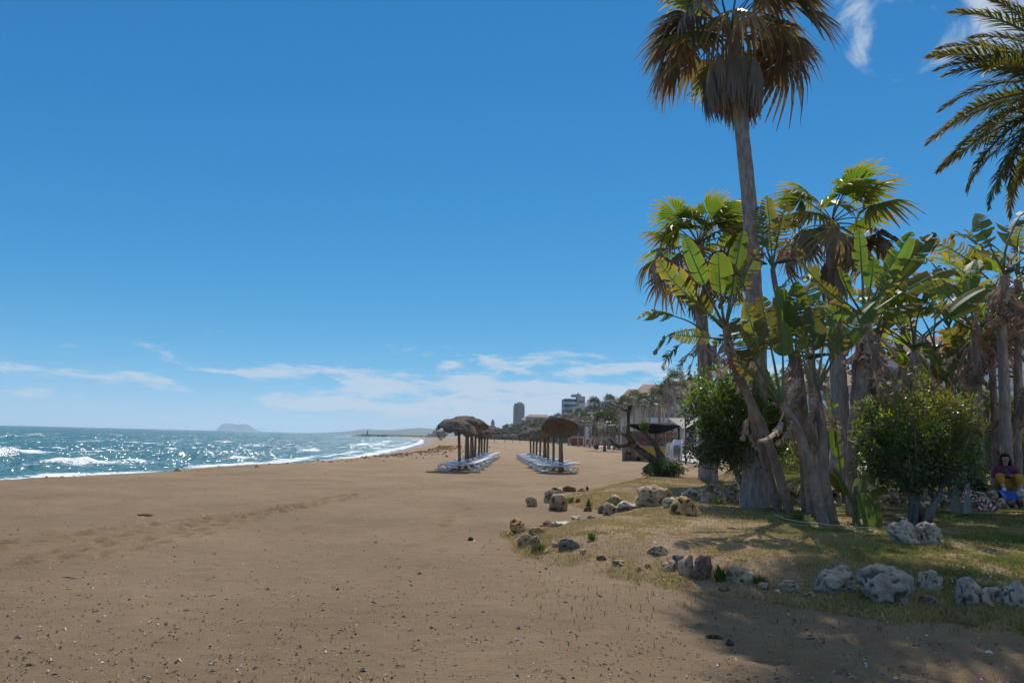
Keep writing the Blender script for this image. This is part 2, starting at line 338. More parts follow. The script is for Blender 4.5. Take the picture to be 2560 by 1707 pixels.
def build_bank():
    xs = np.concatenate([np.arange(-.8, 13, .075), np.arange(13, 27, .3)]); ys = np.concatenate([np.arange(5.0, 18, .075), np.arange(18, 32, .16)])
    X, Y = np.meshgrid(xs, ys); Z = bank_z(X, Y); sd = sd_poly(X, Y); n, m = X.shape
    I = np.arange(n*m).reshape(n, m); F = np.stack([I[:-1, :-1], I[:-1, 1:], I[1:, 1:], I[1:, :-1]], -1).reshape(-1, 4)
    ok = (sd.reshape(-1)[F] > -.35).any(1); F = F[ok]; V = np.stack([X, Y, Z], -1).reshape(-1, 3)
    used = np.unique(F); remap = np.full(n*m, -1); remap[used] = np.arange(len(used)); V = V[used]; F = remap[F]
    m1 = pmat('bank_soil', [(.19, .125, .075), (.30, .205, .125), (.38, .27, .17)], scale=1.1, rough=.95, bump=.7, bscale=34, detail=9, spec=.1, dist=.03)
    tag(obj('grass_bank', mesh_np('grass_bank', V, F, m1)), 'low planted bank of dry soil and turf beside the sand', kind='structure')
build_bank()
def grass_density(x, y):                 # 0..1 patches
    a = fbm(x*.9, y*.9, 31); b = fbm(x*3.1, y*3.1, 33, 3); d = sstep(a*.62+b*.38, .40, .56)
    return d
def build_grass():
    rg = np.random.default_rng(3); n0 = 1500000
    # more blades where the bank is near the path of the photograph, fewer far behind
    x = rg.uniform(-.6, 13, n0); y = 5.2+rg.random(n0)**1.6*21
    sd = sd_poly(x, y); d = grass_density(x, y)
    shade = sstep(x-.20*y, 1.2, 3.6)     # lusher turf towards the watered shrubs
    keep = (sd > -.02) & (rg.random(n0) < np.clip(d*(.62+.38*shade)+.10, 0, 1))
    keep &= ~((y > WALL_Y0-.1) & (y < WALL_Y0+.55) & (x > 7.4))
    x, y, shade, sd = x[keep], y[keep], shade[keep], sd[keep]; k = len(x); z = bank_z(x, y)-.004
    h = rg.uniform(.010, .030, k)*(1+.5*shade)*(1+.6*(rg.random(k) < .08)); h *= 1+.9*sstep(.35-sd, 0, .3)*(rg.random(k) < .25)
    a = rg.uniform(0, 6.283, k); w = rg.uniform(.004, .009, k)*(1+y*.04); ln = rg.uniform(.3, 1.6, k)*h; la = rg.uniform(0, 6.283, k)
    P = np.stack([x, y, z], -1); dx = np.stack([np.cos(a)*w, np.sin(a)*w, np.zeros(k)], -1)
    T = P+np.stack([np.cos(la)*ln, np.sin(la)*ln, h], -1); V = np.stack([P-dx, P+dx, T], 1).reshape(-1, 3); F = np.arange(3*k).reshape(-1, 3)
    green = np.clip(shade*.62+(fbm(x*1.4, y*1.4, 41)-.5)*1.5+rg.normal(0, .14, k), 0, 1)
    m = bpy.data.materials.new('turf'); m.use_nodes = True; nt = m.node_tree; N = nt.nodes.new; L = nt.links.new; bs = nt.nodes['Principled BSDF']
    at_ = N('ShaderNodeAttribute'); at_.attribute_name = 'green'; cr = N('ShaderNodeValToRGB'); e = cr.color_ramp.elements
    e[0].position = .05; e[0].color = (.50, .375, .165, 1); e[1].position = .95; e[1].color = (.12, .175, .035, 1); q = e.new(.5); q.color = (.34, .295, .085, 1)
    L(at_.outputs['Fac'], cr.inputs[0]); L(cr.outputs[0], bs.inputs['Base Color']); bs.inputs['Roughness'].default_value = .6; bs.inputs['Specular IOR Level'].default_value = .25
    tr = N('ShaderNodeBsdfTranslucent'); L(cr.outputs[0], tr.inputs[0]); mx = N('ShaderNodeMixShader'); mx.inputs[0].default_value = .35
    L(bs.outputs[0], mx.inputs[1]); L(tr.outputs[0], mx.inputs[2]); L(mx.outputs[0], nt.nodes['Material Output'].inputs[0])
    tag(obj('turf_grass', mesh_np('turf_grass', V, F, m, {'green': np.repeat(green, 3)}, smooth=False)), 'patchy short green and straw yellow turf', 'grass', kind='stuff')
    # longer ragged grass along the broken front edge
    n1 = 90000; x = rg.uniform(-.5, 11, n1); y = rg.uniform(5.4, 12.5, n1); sd = sd_poly(x, y); cl = fbm(x*2.2, y*2.2, 71); keep = (sd > -.12) & (sd < .55) & (cl > .50) & (rg.random(n1) < .75); x, y, sd, cl = x[keep], y[keep], sd[keep], cl[keep]; k = len(x)
    z = np.maximum(bank_z(x, y), sand_base(x, y))-.006; h = rg.uniform(.025, .075, k)*(1+4*(cl-.5)); a = rg.uniform(0, 6.283, k); w = rg.uniform(.003, .006, k); la = rg.uniform(0, 6.283, k); ln = h*rg.uniform(.3, 1.3, k)
    P = np.stack([x, y, z], -1); dx = np.stack([np.cos(a)*w, np.sin(a)*w, np.zeros(k)], -1); T = P+np.stack([np.cos(la)*ln, np.sin(la)*ln, h], -1)
    V = np.stack([P-dx, P+dx, T], 1).reshape(-1, 3); gr = np.clip(.35+(fbm(x*1.1, y*1.1, 73)-.5)*2+rg.normal(0, .2, k), 0, 1)
    tag(obj('edge_grass', mesh_np('edge_grass', V, np.arange(3*k).reshape(-1, 3), m, {'green': np.repeat(gr, 3)}, smooth=False)), 'ragged longer grass along the front edge of the bank', 'grass', kind='stuff')
    # sparse shoots coming up through the sand in front of the bank
    mb = MB(); r = random.Random(9)
    for i in range(420):
        px, py = r.uniform(1330, 2400), 0
        py = r.gauss(1500, 45) if px < 1900 else r.gauss(1575, 40)
        p = gpt(px, min(max(py, 1410), 1690)); hh = r.uniform(.02, .065)
        for b in range(r.randint(1, 3)):
            an = r.uniform(0, 6.28); l = r.uniform(.2, .7)*hh; w = r.uniform(.002, .0042); dx = Vector((math.cos(an), math.sin(an), 0)); sd_ = Vector((-dx.y, dx.x, 0))*w
            mb.add([p-sd_, p+sd_, p+dx*l*.4+Vector((0, 0, hh*.6))+sd_*.7, p+dx*l*.4+Vector((0, 0, hh*.6))-sd_*.7, p+dx*l+Vector((0, 0, hh))], [(0, 1, 2, 3), (3, 2, 4)], 0, 0, r.random())
    mg = pmat('sand_shoots', [(.13, .16, .03), (.30, .26, .08)], scale=8, rough=.55, trans=.3, rndvar=.4)
    tag(mb.build('shoot_grass', mg), 'thin green shoots coming up through the sand', 'grass', kind='stuff')
build_grass()
# ---------------------------------------------------------------- the sea
def shore_x(y): return crest_x(y)-8.0
def build_sea():
    xs = np.concatenate([-np.geomspace(15000, 200, 40), np.arange(-199.5, -70, .9), np.arange(-70, -6, .38), np.geomspace(-5.9+6.5, 15000, 18)])
    ys = np.concatenate([np.arange(-60, 16, 4), np.arange(16, 90, .38), np.geomspace(90.5, 15000, 240)])
    X, Y = np.meshgrid(xs, ys); d = shore_x(Y)-X   # metres out from the water's edge
    fade = sstep(Y, 900, 60)*sstep(X, -600, -60); deep = sstep(d, 0, 14)
    ph = d*.42+(fbm(X*.05, Y*.05, 51)-.5)*7+(fbm(X*.018, Y*.018, 52)-.5)*9
    Z = deep*fade*(np.sin(ph)*.13+(fbm(X*.55, Y*.22, 53)-.5)*.75+(fbm(X*1.9, Y*.9, 54, 3)-.5)*.30)+(fbm(X*.3, Y*.3, 55)-.5)*.05*fade
    foam = np.zeros_like(X)
    # breakers: (metres out, centre along the shore, half length, height, foam strength)
    for d0, y0, hl, hh, fs in ((27.5, 60, 8, .6, .95), (11.2, 48, 6.0, .42, .95), (9.5, 66, 4, .3, .8), (12, 104, 10, .4, .8), (11, 170, 34, .45, .9), (27, 44, 5, .4, .7), (14, 260, 50, .5, .9)):
        dd = d-d0-(fbm(Y*.11, Y*0+d0, 61)-.5)*3.4; env = np.exp(-((Y-y0)/hl)**4)
        Z += env*hh*np.exp(-(dd/1.1)**2)*(.6+.8*fbm(X*.8, Y*.8, 62))
        foam = np.maximum(foam, env*fs*np.exp(-np.where(dd < 0, dd/1.7, dd/.6)**2)*(.25+1.35*fbm(X*.9, Y*.5, 63)))
    # swash along the edge
    edge = d+(fbm(X*.3, Y*.16, 64)-.5)*3.5
    foam = np.maximum(foam, np.exp(-((edge-1.1)/1.5)**2)*1.05); foam = np.maximum(foam, np.exp(-((edge-5.2)/1.1)**2)*sstep(fbm(X*.16, Y*.07, 65), .42, .6)*.95)
    caps = sstep(fbm(X*.55, Y*.16, 66), .63, .72)*sstep(d, 12, 28)*.7*sstep(Y, 500, 120); foam = np.clip(np.maximum(foam, caps), 0, 1.2)
    n, m = X.shape; V = np.stack([X, Y, SEA_Z+Z], -1).reshape(-1, 3); I = np.arange(n*m).reshape(n, m); F = np.stack([I[:-1, :-1], I[:-1, 1:], I[1:, 1:], I[1:, :-1]], -1).reshape(-1, 4)
    m_ = bpy.data.materials.new('sea_water'); m_.use_nodes = True; nt = m_.node_tree; N = nt.nodes.new; L = nt.links.new; bs = nt.nodes['Principled BSDF']
    geo = N('ShaderNodeNewGeometry')
    def nz(sc, det=4, st=(1, 1, 1), rough=.6):
        mp = N('ShaderNodeMapping'); mp.inputs['Scale'].default_value = st; L(geo.outputs['Position'], mp.inputs[0])
        t = N('ShaderNodeTexNoise'); t.inputs['Scale'].default_value = sc; t.inputs['Detail'].default_value = det; t.inputs['Roughness'].default_value = rough; L(mp.outputs[0], t.inputs['Vector']); return t.outputs[0]
    def ma(op, a, b, clamp=False):
        q = N('ShaderNodeMath'); q.operation = op; q.use_clamp = clamp
        for i, v in enumerate((a, b)):
            if isinstance(v, (int, float)): q.inputs[i].default_value = v
            else: L(v, q.inputs[i])
        return q.outputs[0]
    def mr(x, a, b, c=0., d_=1.):
        q = N('ShaderNodeMapRange'); L(x, q.inputs[0])
        for i, v in zip((1, 2, 3, 4), (a, b, c, d_)): q.inputs[i].default_value = v
        return q.outputs[0]
    fa = N('ShaderNodeAttribute'); fa.attribute_name = 'foam'
    fine = nz(3.2, 6, (1, 1, 1), .7); fm = mr(ma('ADD', fa.outputs['Fac'], ma('MULTIPLY', ma('SUBTRACT', fine, .5), 2.2)), .42, .66)
    far_caps = mr(ma('ADD', nz(.30, 6, (1, .22, 1), .66), ma('MULTIPLY', nz(.02, 2), .12)), .71, .76)
    fm = ma('MAXIMUM', fm, ma('MULTIPLY', far_caps, .8))
    wc = N('ShaderNodeMixRGB'); L(mr(nz(.03, 4, (1, .4, 1)), .35, .65), wc.inputs[0]); wc.inputs[1].default_value = (.034, .135, .150, 1); wc.inputs[2].default_value = (.060, .190, .190, 1)
    cm = N('ShaderNodeMixRGB'); L(fm, cm.inputs[0]); L(wc.outputs[0], cm.inputs[1]); cm.inputs[2].default_value = (.78, .80, .80, 1); L(cm.outputs[0], bs.inputs['Base Color'])
    bs.inputs['Roughness'].default_value = .7; bs.inputs['Specular IOR Level'].default_value = .1
    gl = N('ShaderNodeBsdfGlossy'); gl.inputs['Roughness'].default_value = .17; lw = N('ShaderNodeLayerWeight'); lw.inputs[0].default_value = .3
    fr_ = ma('MULTIPLY', mr(lw.outputs['Facing'], 0., 1., .06, .46), mr(fm, 0, 1, 1, .1)); mxs = N('ShaderNodeMixShader'); L(fr_, mxs.inputs[0]); L(bs.outputs[0], mxs.inputs[1]); L(gl.outputs[0], mxs.inputs[2]); L(mxs.outputs[0], nt.nodes['Material Output'].inputs[0])
    def nvec(sc, st, k):                 # wavelets: the normal is tipped by a vector noise
        mp = N('ShaderNodeMapping'); mp.inputs['Scale'].default_value = st; L(geo.outputs['Position'], mp.inputs[0])
        t = N('ShaderNodeTexNoise'); t.inputs['Scale'].default_value = sc; t.inputs['Detail'].default_value = 3; t.inputs['Roughness'].default_value = .6; L(mp.outputs[0], t.inputs['Vector'])
        v = N('ShaderNodeVectorMath'); v.operation = 'SUBTRACT'; L(t.outputs['Color'], v.inputs[0]); v.inputs[1].default_value = (.5, .5, .5)
        w = N('ShaderNodeVectorMath'); w.operation = 'MULTIPLY'; L(v.outputs[0], w.inputs[0]); w.inputs[1].default_value = (k, k, 0); return w.outputs[0]
    def vadd(a_, b_):
        v = N('ShaderNodeVectorMath'); v.operation = 'ADD'; L(a_, v.inputs[0]); L(b_, v.inputs[1]); return v.outputs[0]
    nn = vadd(vadd(geo.outputs['Normal'], nvec(1.7, (1, .40, 1), 2.4)), nvec(7.0, (1, .5, 1), 2.6))
    nv = N('ShaderNodeVectorMath'); nv.operation = 'NORMALIZE'; L(nn, nv.inputs[0])
    for q in (bs, gl, lw): L(nv.outputs[0], q.inputs['Normal'])
    tag(obj('sea', mesh_np('sea', V, F, m_, {'foam': foam.reshape(-1)})), 'choppy teal sea with whitecaps and sun glitter', kind='structure')
build_sea()
# ---------------------------------------------------------------- far land
def ridge(name, label, pts, Y, depth, col, seed):
    """a hill range whose skyline passes through the given points, with front and back slopes"""
    P = [at(x, y, Y) for x, y in pts]; xs = np.array([p.x for p in P]); zs = np.array([p.z for p in P]); n = 140
    X = np.linspace(xs[0], xs[-1], n); Zr = np.interp(X, xs, zs); prof = [(-1, 0), (-.7, .22), (-.4, .55), (-.15, .88), (0, 1), (.3, .75), (.7, .3), (1, 0)]
    V = []; k = len(prof)
    for dy, hz in prof:
        nzv = (fbm(X*.004*3000/Y+dy*3, X*0+dy*5+seed, seed)-.5)*.35*(0 if dy == 0 else 1)
        jag = (fbm(X*.02*3000/Y, X*0+seed, seed+1)-.5)*.10
        z = SEA_Z-.8+(Zr-SEA_Z+.8)*np.clip(hz+nzv*hz, 0, 1.05)*(1+jag*(hz > .3)); V.append(np.stack([X, np.full(n, Y)+dy*depth, z], -1))
    V = np.array(V).reshape(-1, 3); I = np.arange(k*n).reshape(k, n); F = np.stack([I[:-1, :-1], I[:-1, 1:], I[1:, 1:], I[1:, :-1]], -1).reshape(-1, 4)
    mt = pmat(name+'_cover', [tuple(c*.7 for c in col), col, tuple(c*1.25 for c in col)], scale=.012, rough=.95, spec=.1, detail=8)
    tag(obj(name, mesh_np(name, V, F, mt)), label, kind='structure')
ridge('rock_headland', 'hazy blue twin-topped rock rising out of the sea', [(541, 1079), (546, 1073), (552, 1062), (560, 1057.5), (576, 1058), (592, 1061), (606, 1059.5), (617, 1059.5), (630, 1068), (645, 1076), (655, 1079)], 8200, 140, (.10, .12, .09), 4)
ridge('coastal_hills', 'low hazy blue hills beyond the breakwater', [(760, 1086), (790, 1084), (830, 1081), (880, 1077), (930, 1075), (985, 1074), (1020, 1071), (1048, 1069), (1080, 1072), (1120, 1071), (1160, 1072), (1210, 1076), (1300, 1080), (1500, 1080), (2000, 1090)], 5200, 900, (.09, .11, .06), 8)
ridge('far_hills', 'paler hills behind the coastal hills', [(840, 1084), (870, 1078), (900, 1073.5), (925, 1072), (960, 1076), (1000, 1080), (1100, 1084)], 6800, 700, (.10, .12, .08), 12)
# ================================================================ ROCKS ALONG THE BANK
def ico(sub):
    bm = bmesh.new(); bmesh.ops.create_icosphere(bm, subdivisions=sub, radius=1.0); bm.verts.ensure_lookup_table()
    V = np.array([v.co[:] for v in bm.verts]); F = np.array([[v.index for v in f.verts] for f in bm.faces]); bm.free(); return V, F
ICO = {s: ico(s) for s in (2, 3, 4)}
def rock_mesh(name, mat, seed, w, d, h, pits=0.0, sub=3, blocky=0.5, lump=0.0):
    V, F = ICO[sub]; r = random.Random(seed); off = Vector((r.uniform(-50, 50), r.uniform(-50, 50), r.uniform(-50, 50))); out = []; tone = []
    cuts = [(Vector((r.gauss(0, 1), r.gauss(0, 1), r.gauss(0, .7))).normalized(), r.uniform(.55, .85)) for i in range(7)]
    for v in V:
        p = Vector(v); q = p.copy()
        for n_, k in cuts:                # flat, broken faces
            t = p.dot(n_)
            if t > k: q -= n_*(t-k)*min(1, blocky*1.5)
        s = 1+.34*noise.noise(p*1.15+off)+.17*noise.noise(p*2.9+off)+.09*noise.noise(p*6.3+off)+.05*noise.noise(p*13+off)+lump*abs(noise.noise(p*1.9+off*1.3))
        cav = 0.0
        if pits:
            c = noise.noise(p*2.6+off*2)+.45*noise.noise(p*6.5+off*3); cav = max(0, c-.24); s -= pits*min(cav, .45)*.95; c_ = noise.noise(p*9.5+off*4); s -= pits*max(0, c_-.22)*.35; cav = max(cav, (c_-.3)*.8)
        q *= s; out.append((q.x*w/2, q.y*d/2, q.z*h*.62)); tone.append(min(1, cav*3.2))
    V2 = np.array(out); V2[:, 2] -= V2[:, 2].min()*.5
    V2[:, 2] *= h/max(V2[:, 2].max(), 1e-3); V2[:, 0] *= w/(V2[:, 0].max()-V2[:, 0].min())
    return mesh_np(name, V2, F, mat, {'tip': tone})
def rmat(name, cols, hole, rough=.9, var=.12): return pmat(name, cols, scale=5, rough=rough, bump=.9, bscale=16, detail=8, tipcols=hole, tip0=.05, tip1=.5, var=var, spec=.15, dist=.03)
RM = dict(tan=rmat('rock_tan', [(0.284, 0.196, 0.115), (0.486, 0.358, 0.223), (0.621, 0.486, 0.324)], (0.162, 0.095, 0.054)),
          ochre=rmat('rock_ochre', [(0.270, 0.149, 0.061), (0.513, 0.324, 0.135), (0.621, 0.446, 0.243)], (0.135, 0.068, 0.027)),
          pale=rmat('rock_pale', [(0.486, 0.392, 0.284), (0.702, 0.594, 0.446), (0.837, 0.729, 0.581)], (0.216, 0.135, 0.081)),
          white=rmat('rock_white', [(0.33, 0.265, 0.20), (0.48, 0.395, 0.305), (0.62, 0.52, 0.415)], (0.189, 0.135, 0.095)),
          grey=rmat('rock_grey', [(0.135, 0.119, 0.101), (0.230, 0.203, 0.169), (0.324, 0.284, 0.243)], (0.068, 0.054, 0.047)),
          brown=rmat('rock_brown', [(0.135, 0.095, 0.068), (0.216, 0.155, 0.108), (0.284, 0.209, 0.149)], (0.081, 0.054, 0.041)),
          red=rmat('rock_red', [(0.176, 0.081, 0.041), (0.270, 0.135, 0.068), (0.351, 0.203, 0.108)], (0.095, 0.041, 0.027)))
# photo pixel of the foot, width and height in photo pixels, tone, pits, label
ROCKS = [
 (1328, 1268, 34, 26, 'tan', .3, 'small tan rock lying alone on the sand left of the rock pile'),
 (1384, 1257, 54, 38, 'tan', .5, 'blocky tan rock at the back of the rock pile on the sand'),
 (1397, 1277, 50, 40, 'tan', .4, 'square-cut tan block at the front of the rock pile on the sand'),
 (1424, 1231, 32, 16, 'red', .2, 'rusty red rock topping the rock pile on the sand'),
 (1454, 1230, 26, 9, 'red', .2, 'flat rusty clod beside the weeds behind the rock pile'),
 (1446, 1264, 13, 10, 'red', .2, 'small reddish stone on bare sand right of the square-cut block'),
 (1473, 1280, 22, 12, 'red', .2, 'reddish stone at the foot of the lone weed'),
 (1534, 1264, 42, 24, 'tan', .4, 'tan rock with a rusty side behind the tan pitted rock'),
 (1532, 1286, 48, 26, 'tan', .7, 'tan pitted rock in front of the rusty-sided one'),
 (1506, 1284, 20, 20, 'grey', .3, 'small dark stone leaning on the tan pitted rock'),
 (1576, 1275, 58, 19, 'pale', .5, 'long low pale rock at the edge of the upper turf'),
 (1643, 1265, 94, 49, 'tan', .3, 'biggest tan boulder below the dead tree'),
 (1677, 1267, 42, 23, 'pale', .2, 'small flat-topped pale rock against the biggest tan boulder'),
 (1722, 1292, 84, 47, 'ochre', .9, 'rusty tan boulder full of holes left of the bushy shrub'),
 (1736, 1247, 52, 24, 'pale', .2, 'smooth pale rock behind the boulder full of holes'),
 (1297, 1333, 58, 30, 'ochre', .6, 'ochre yellow rock at the left tip of the bank'),
 (1370, 1318, 46, 17, 'red', .3, 'low rusty rock sunk in the upper edge of the bank'),
 (1405, 1314, 60, 10, 'pale', .3, 'pale slab nearly buried in the upper edge of the bank'),
 (1313, 1366, 36, 27, 'tan', .5, 'tan rounded rock below the ochre rock at the bank tip'),
 (1338, 1380, 26, 32, 'tan', .4, 'upright tan stone with grass against it at the bank tip'),
 (1346, 1340, 46, 19, 'ochre', .4, 'pale yellow rock set in the turf behind the bank tip'),
 (1425, 1397, 56, 25, 'grey', .2, 'smooth dark grey rock half buried at the bank edge'),
 (1387, 1370, 17, 13, 'pale', .3, 'small pale stone in the turf above the smooth dark grey rock'),
 (1651, 1421, 56, 28, 'tan', .9, 'deeply pitted tan rock at the front edge of the turf'),
 (1702, 1434, 42, 30, 'grey', .2, 'grey angular rock at the back of the front rock cluster'),
 (1678, 1446, 46, 23, 'tan', .3, 'low tan rock at the left of the front rock cluster'),
 (1720, 1458, 36, 48, 'tan', .2, 'upright tan slab in the middle of the front rock cluster'),
 (1762, 1467, 58, 50, 'brown', .1, 'smooth brown boulder at the right of the front rock cluster'),
 (1859, 1480, 70, 40, 'tan', .9, 'rough pitted tan rock right of the grass tuft'),
 (1596, 1441, 20, 12, 'tan', .3, 'little tan stone left of the front rock cluster'),
 (1984, 1500, 50, 27, 'tan', .4, 'low sandy rock half in the leaf shade'),
 (2108, 1512, 98, 58, 'white', 1.0, 'white pitted limestone left of the largest white rock'),
 (2236, 1532, 142, 84, 'white', 1.0, 'largest white limestone with deep hollows on the bank edge'),
 (2336, 1514, 64, 44, 'white', .6, 'round whitish rock right of the largest white rock'),
 (2334, 1532, 46, 20, 'grey', .1, 'dark grey stone in front of the round whitish rock'),
 (2440, 1546, 74, 64, 'white', .7, 'knobbly white rock with dark hollows in the palm shade'),
 (2502, 1554, 62, 40, 'white', .6, 'smaller white knob beside the knobbly white rock'),
 (2556, 1500, 62, 58, 'white', .7, 'pinkish white rock cut off by the picture edge'),
 (2552, 1556, 36, 20, 'white', .4, 'small white stone at the lower picture edge'),
 (2272, 1362, 84, 58, 'white', 1.0, 'white boulder with holes at the foot of the round shrub'),
 (2328, 1362, 68, 52, 'white', .9, 'second white boulder pressed against the one with holes'),
 (1460, 1404, 22, 12, 'tan', .3, 'small tan stone right of the smooth dark grey rock'), (1505, 1418, 26, 12, 'brown', .2, 'small brown stone on the front edge, right of the little tan one'),
 (1548, 1430, 30, 14, 'tan', .4, 'low tan stone on the front edge left of the deeply pitted rock'), (1620, 1438, 18, 10, 'grey', .2, 'little grey stone before the deeply pitted tan rock'),
 (1812, 1484, 26, 12, 'brown', .2, 'small brown stone between the tuft and the rough pitted rock'), (1915, 1490, 34, 16, 'tan', .4, 'sandy stone right of the rough pitted rock'), (1948, 1496, 20, 11, 'pale', .3, 'little pale stone beside the low sandy rock'),
 (2030, 1508, 30, 14, 'tan', .3, 'tan stone half sunk left of the first white limestone'), (1276, 1342, 18, 12, 'ochre', .3, 'little ochre stone at the very tip of the bank'), (1368, 1392, 22, 12, 'tan', .3, 'small tan stone left of the smooth dark grey rock'),
 (1442, 1300, 24, 10, 'pale', .3, 'flat pale stone on the upper edge of the front turf'), (1480, 1298, 20, 10, 'tan', .3, 'flat tan stone on the upper edge of the front turf'), (1606, 1268, 26, 16, 'tan', .4, 'tan stone left of the biggest boulder'),
 (2042, 1612, 44, 13, 'brown', .1, 'flat brown stone sunk in the shaded sand'),
 (2110, 1690, 30, 9, 'brown', .1, 'small dark stone at the bottom of the shaded sand'),
]
for i, (px, py, w, h, tone, pits, lab) in enumerate(ROCKS):
    p = gpt(px, py-1); k = px_m(p.y); W, H = w*k, h*k; D = W*random.Random(i).uniform(.7, .95)
    if w > 60: D = W*.62
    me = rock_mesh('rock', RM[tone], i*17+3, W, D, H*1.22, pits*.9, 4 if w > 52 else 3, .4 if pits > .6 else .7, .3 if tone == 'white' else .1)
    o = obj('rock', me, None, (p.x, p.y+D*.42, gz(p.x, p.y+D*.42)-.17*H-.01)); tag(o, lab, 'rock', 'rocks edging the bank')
# ---------------------------------------------------------------- dry-stone walls
def stone_wall(name, label, path, rows, size, seed, tones):
    root = empty(name, (path[0].x, path[0].y, gz(path[0].x, path[0].y)-.05)); tag(root, label, 'wall'); r = random.Random(seed)
    lib = {t: [rock_mesh('stone', RM[t], seed*31+q, 1, .9, .8, .15, 2, .7) for q in range(5)] for t in set(tones)}
    for row in range(rows):
        for a, b in zip(path[:-1], path[1:]):
            ln = (b-a).length; t = r.uniform(0, size)
            while t < ln:
                s = size*r.uniform(.7, 1.45); p = a.lerp(b, min(1, (t+s/2)/ln)); g = gz(p.x, p.y-.2)
                if not (row == rows-1 and r.random() < .22):
                    o = obj('stone', r.choice(lib[r.choice(tones)]), root, (p.x-root.location.x, p.y-root.location.y+row*.07+r.uniform(-.03, .03), g-root.location.z+row*size*.62-.03),
                            (r.uniform(-.15, .15), r.uniform(-.15, .15), r.uniform(0, 6.28)), (s*1.02, s*.9, size*r.uniform(.85, 1.2)))
                t += s*.93
    return root
wl = [at(1968, 1268, WALL_Y0-.1), at(2100, 1268, WALL_Y0-.15), at(2230, 1280, WALL_Y0), at(2420, 1285, WALL_Y0-.1), at(2640, 1292, WALL_Y0-.2)]
stone_wall('stone_wall', 'low dry-stone wall of tan stones behind the shrubs', [Vector((p.x, p.y, 0)) for p in wl], 3, .20, 5, ['tan', 'pale', 'grey', 'tan'])
wl2 = [gpt(1752, 1258), gpt(1800, 1256), gpt(1846, 1252)]
stone_wall('stone_heap', 'heap of rounded tan stones between the two palm trunks', [Vector((p.x, p.y, 0)) for p in wl2], 3, .22, 9, ['pale', 'tan', 'pale'])
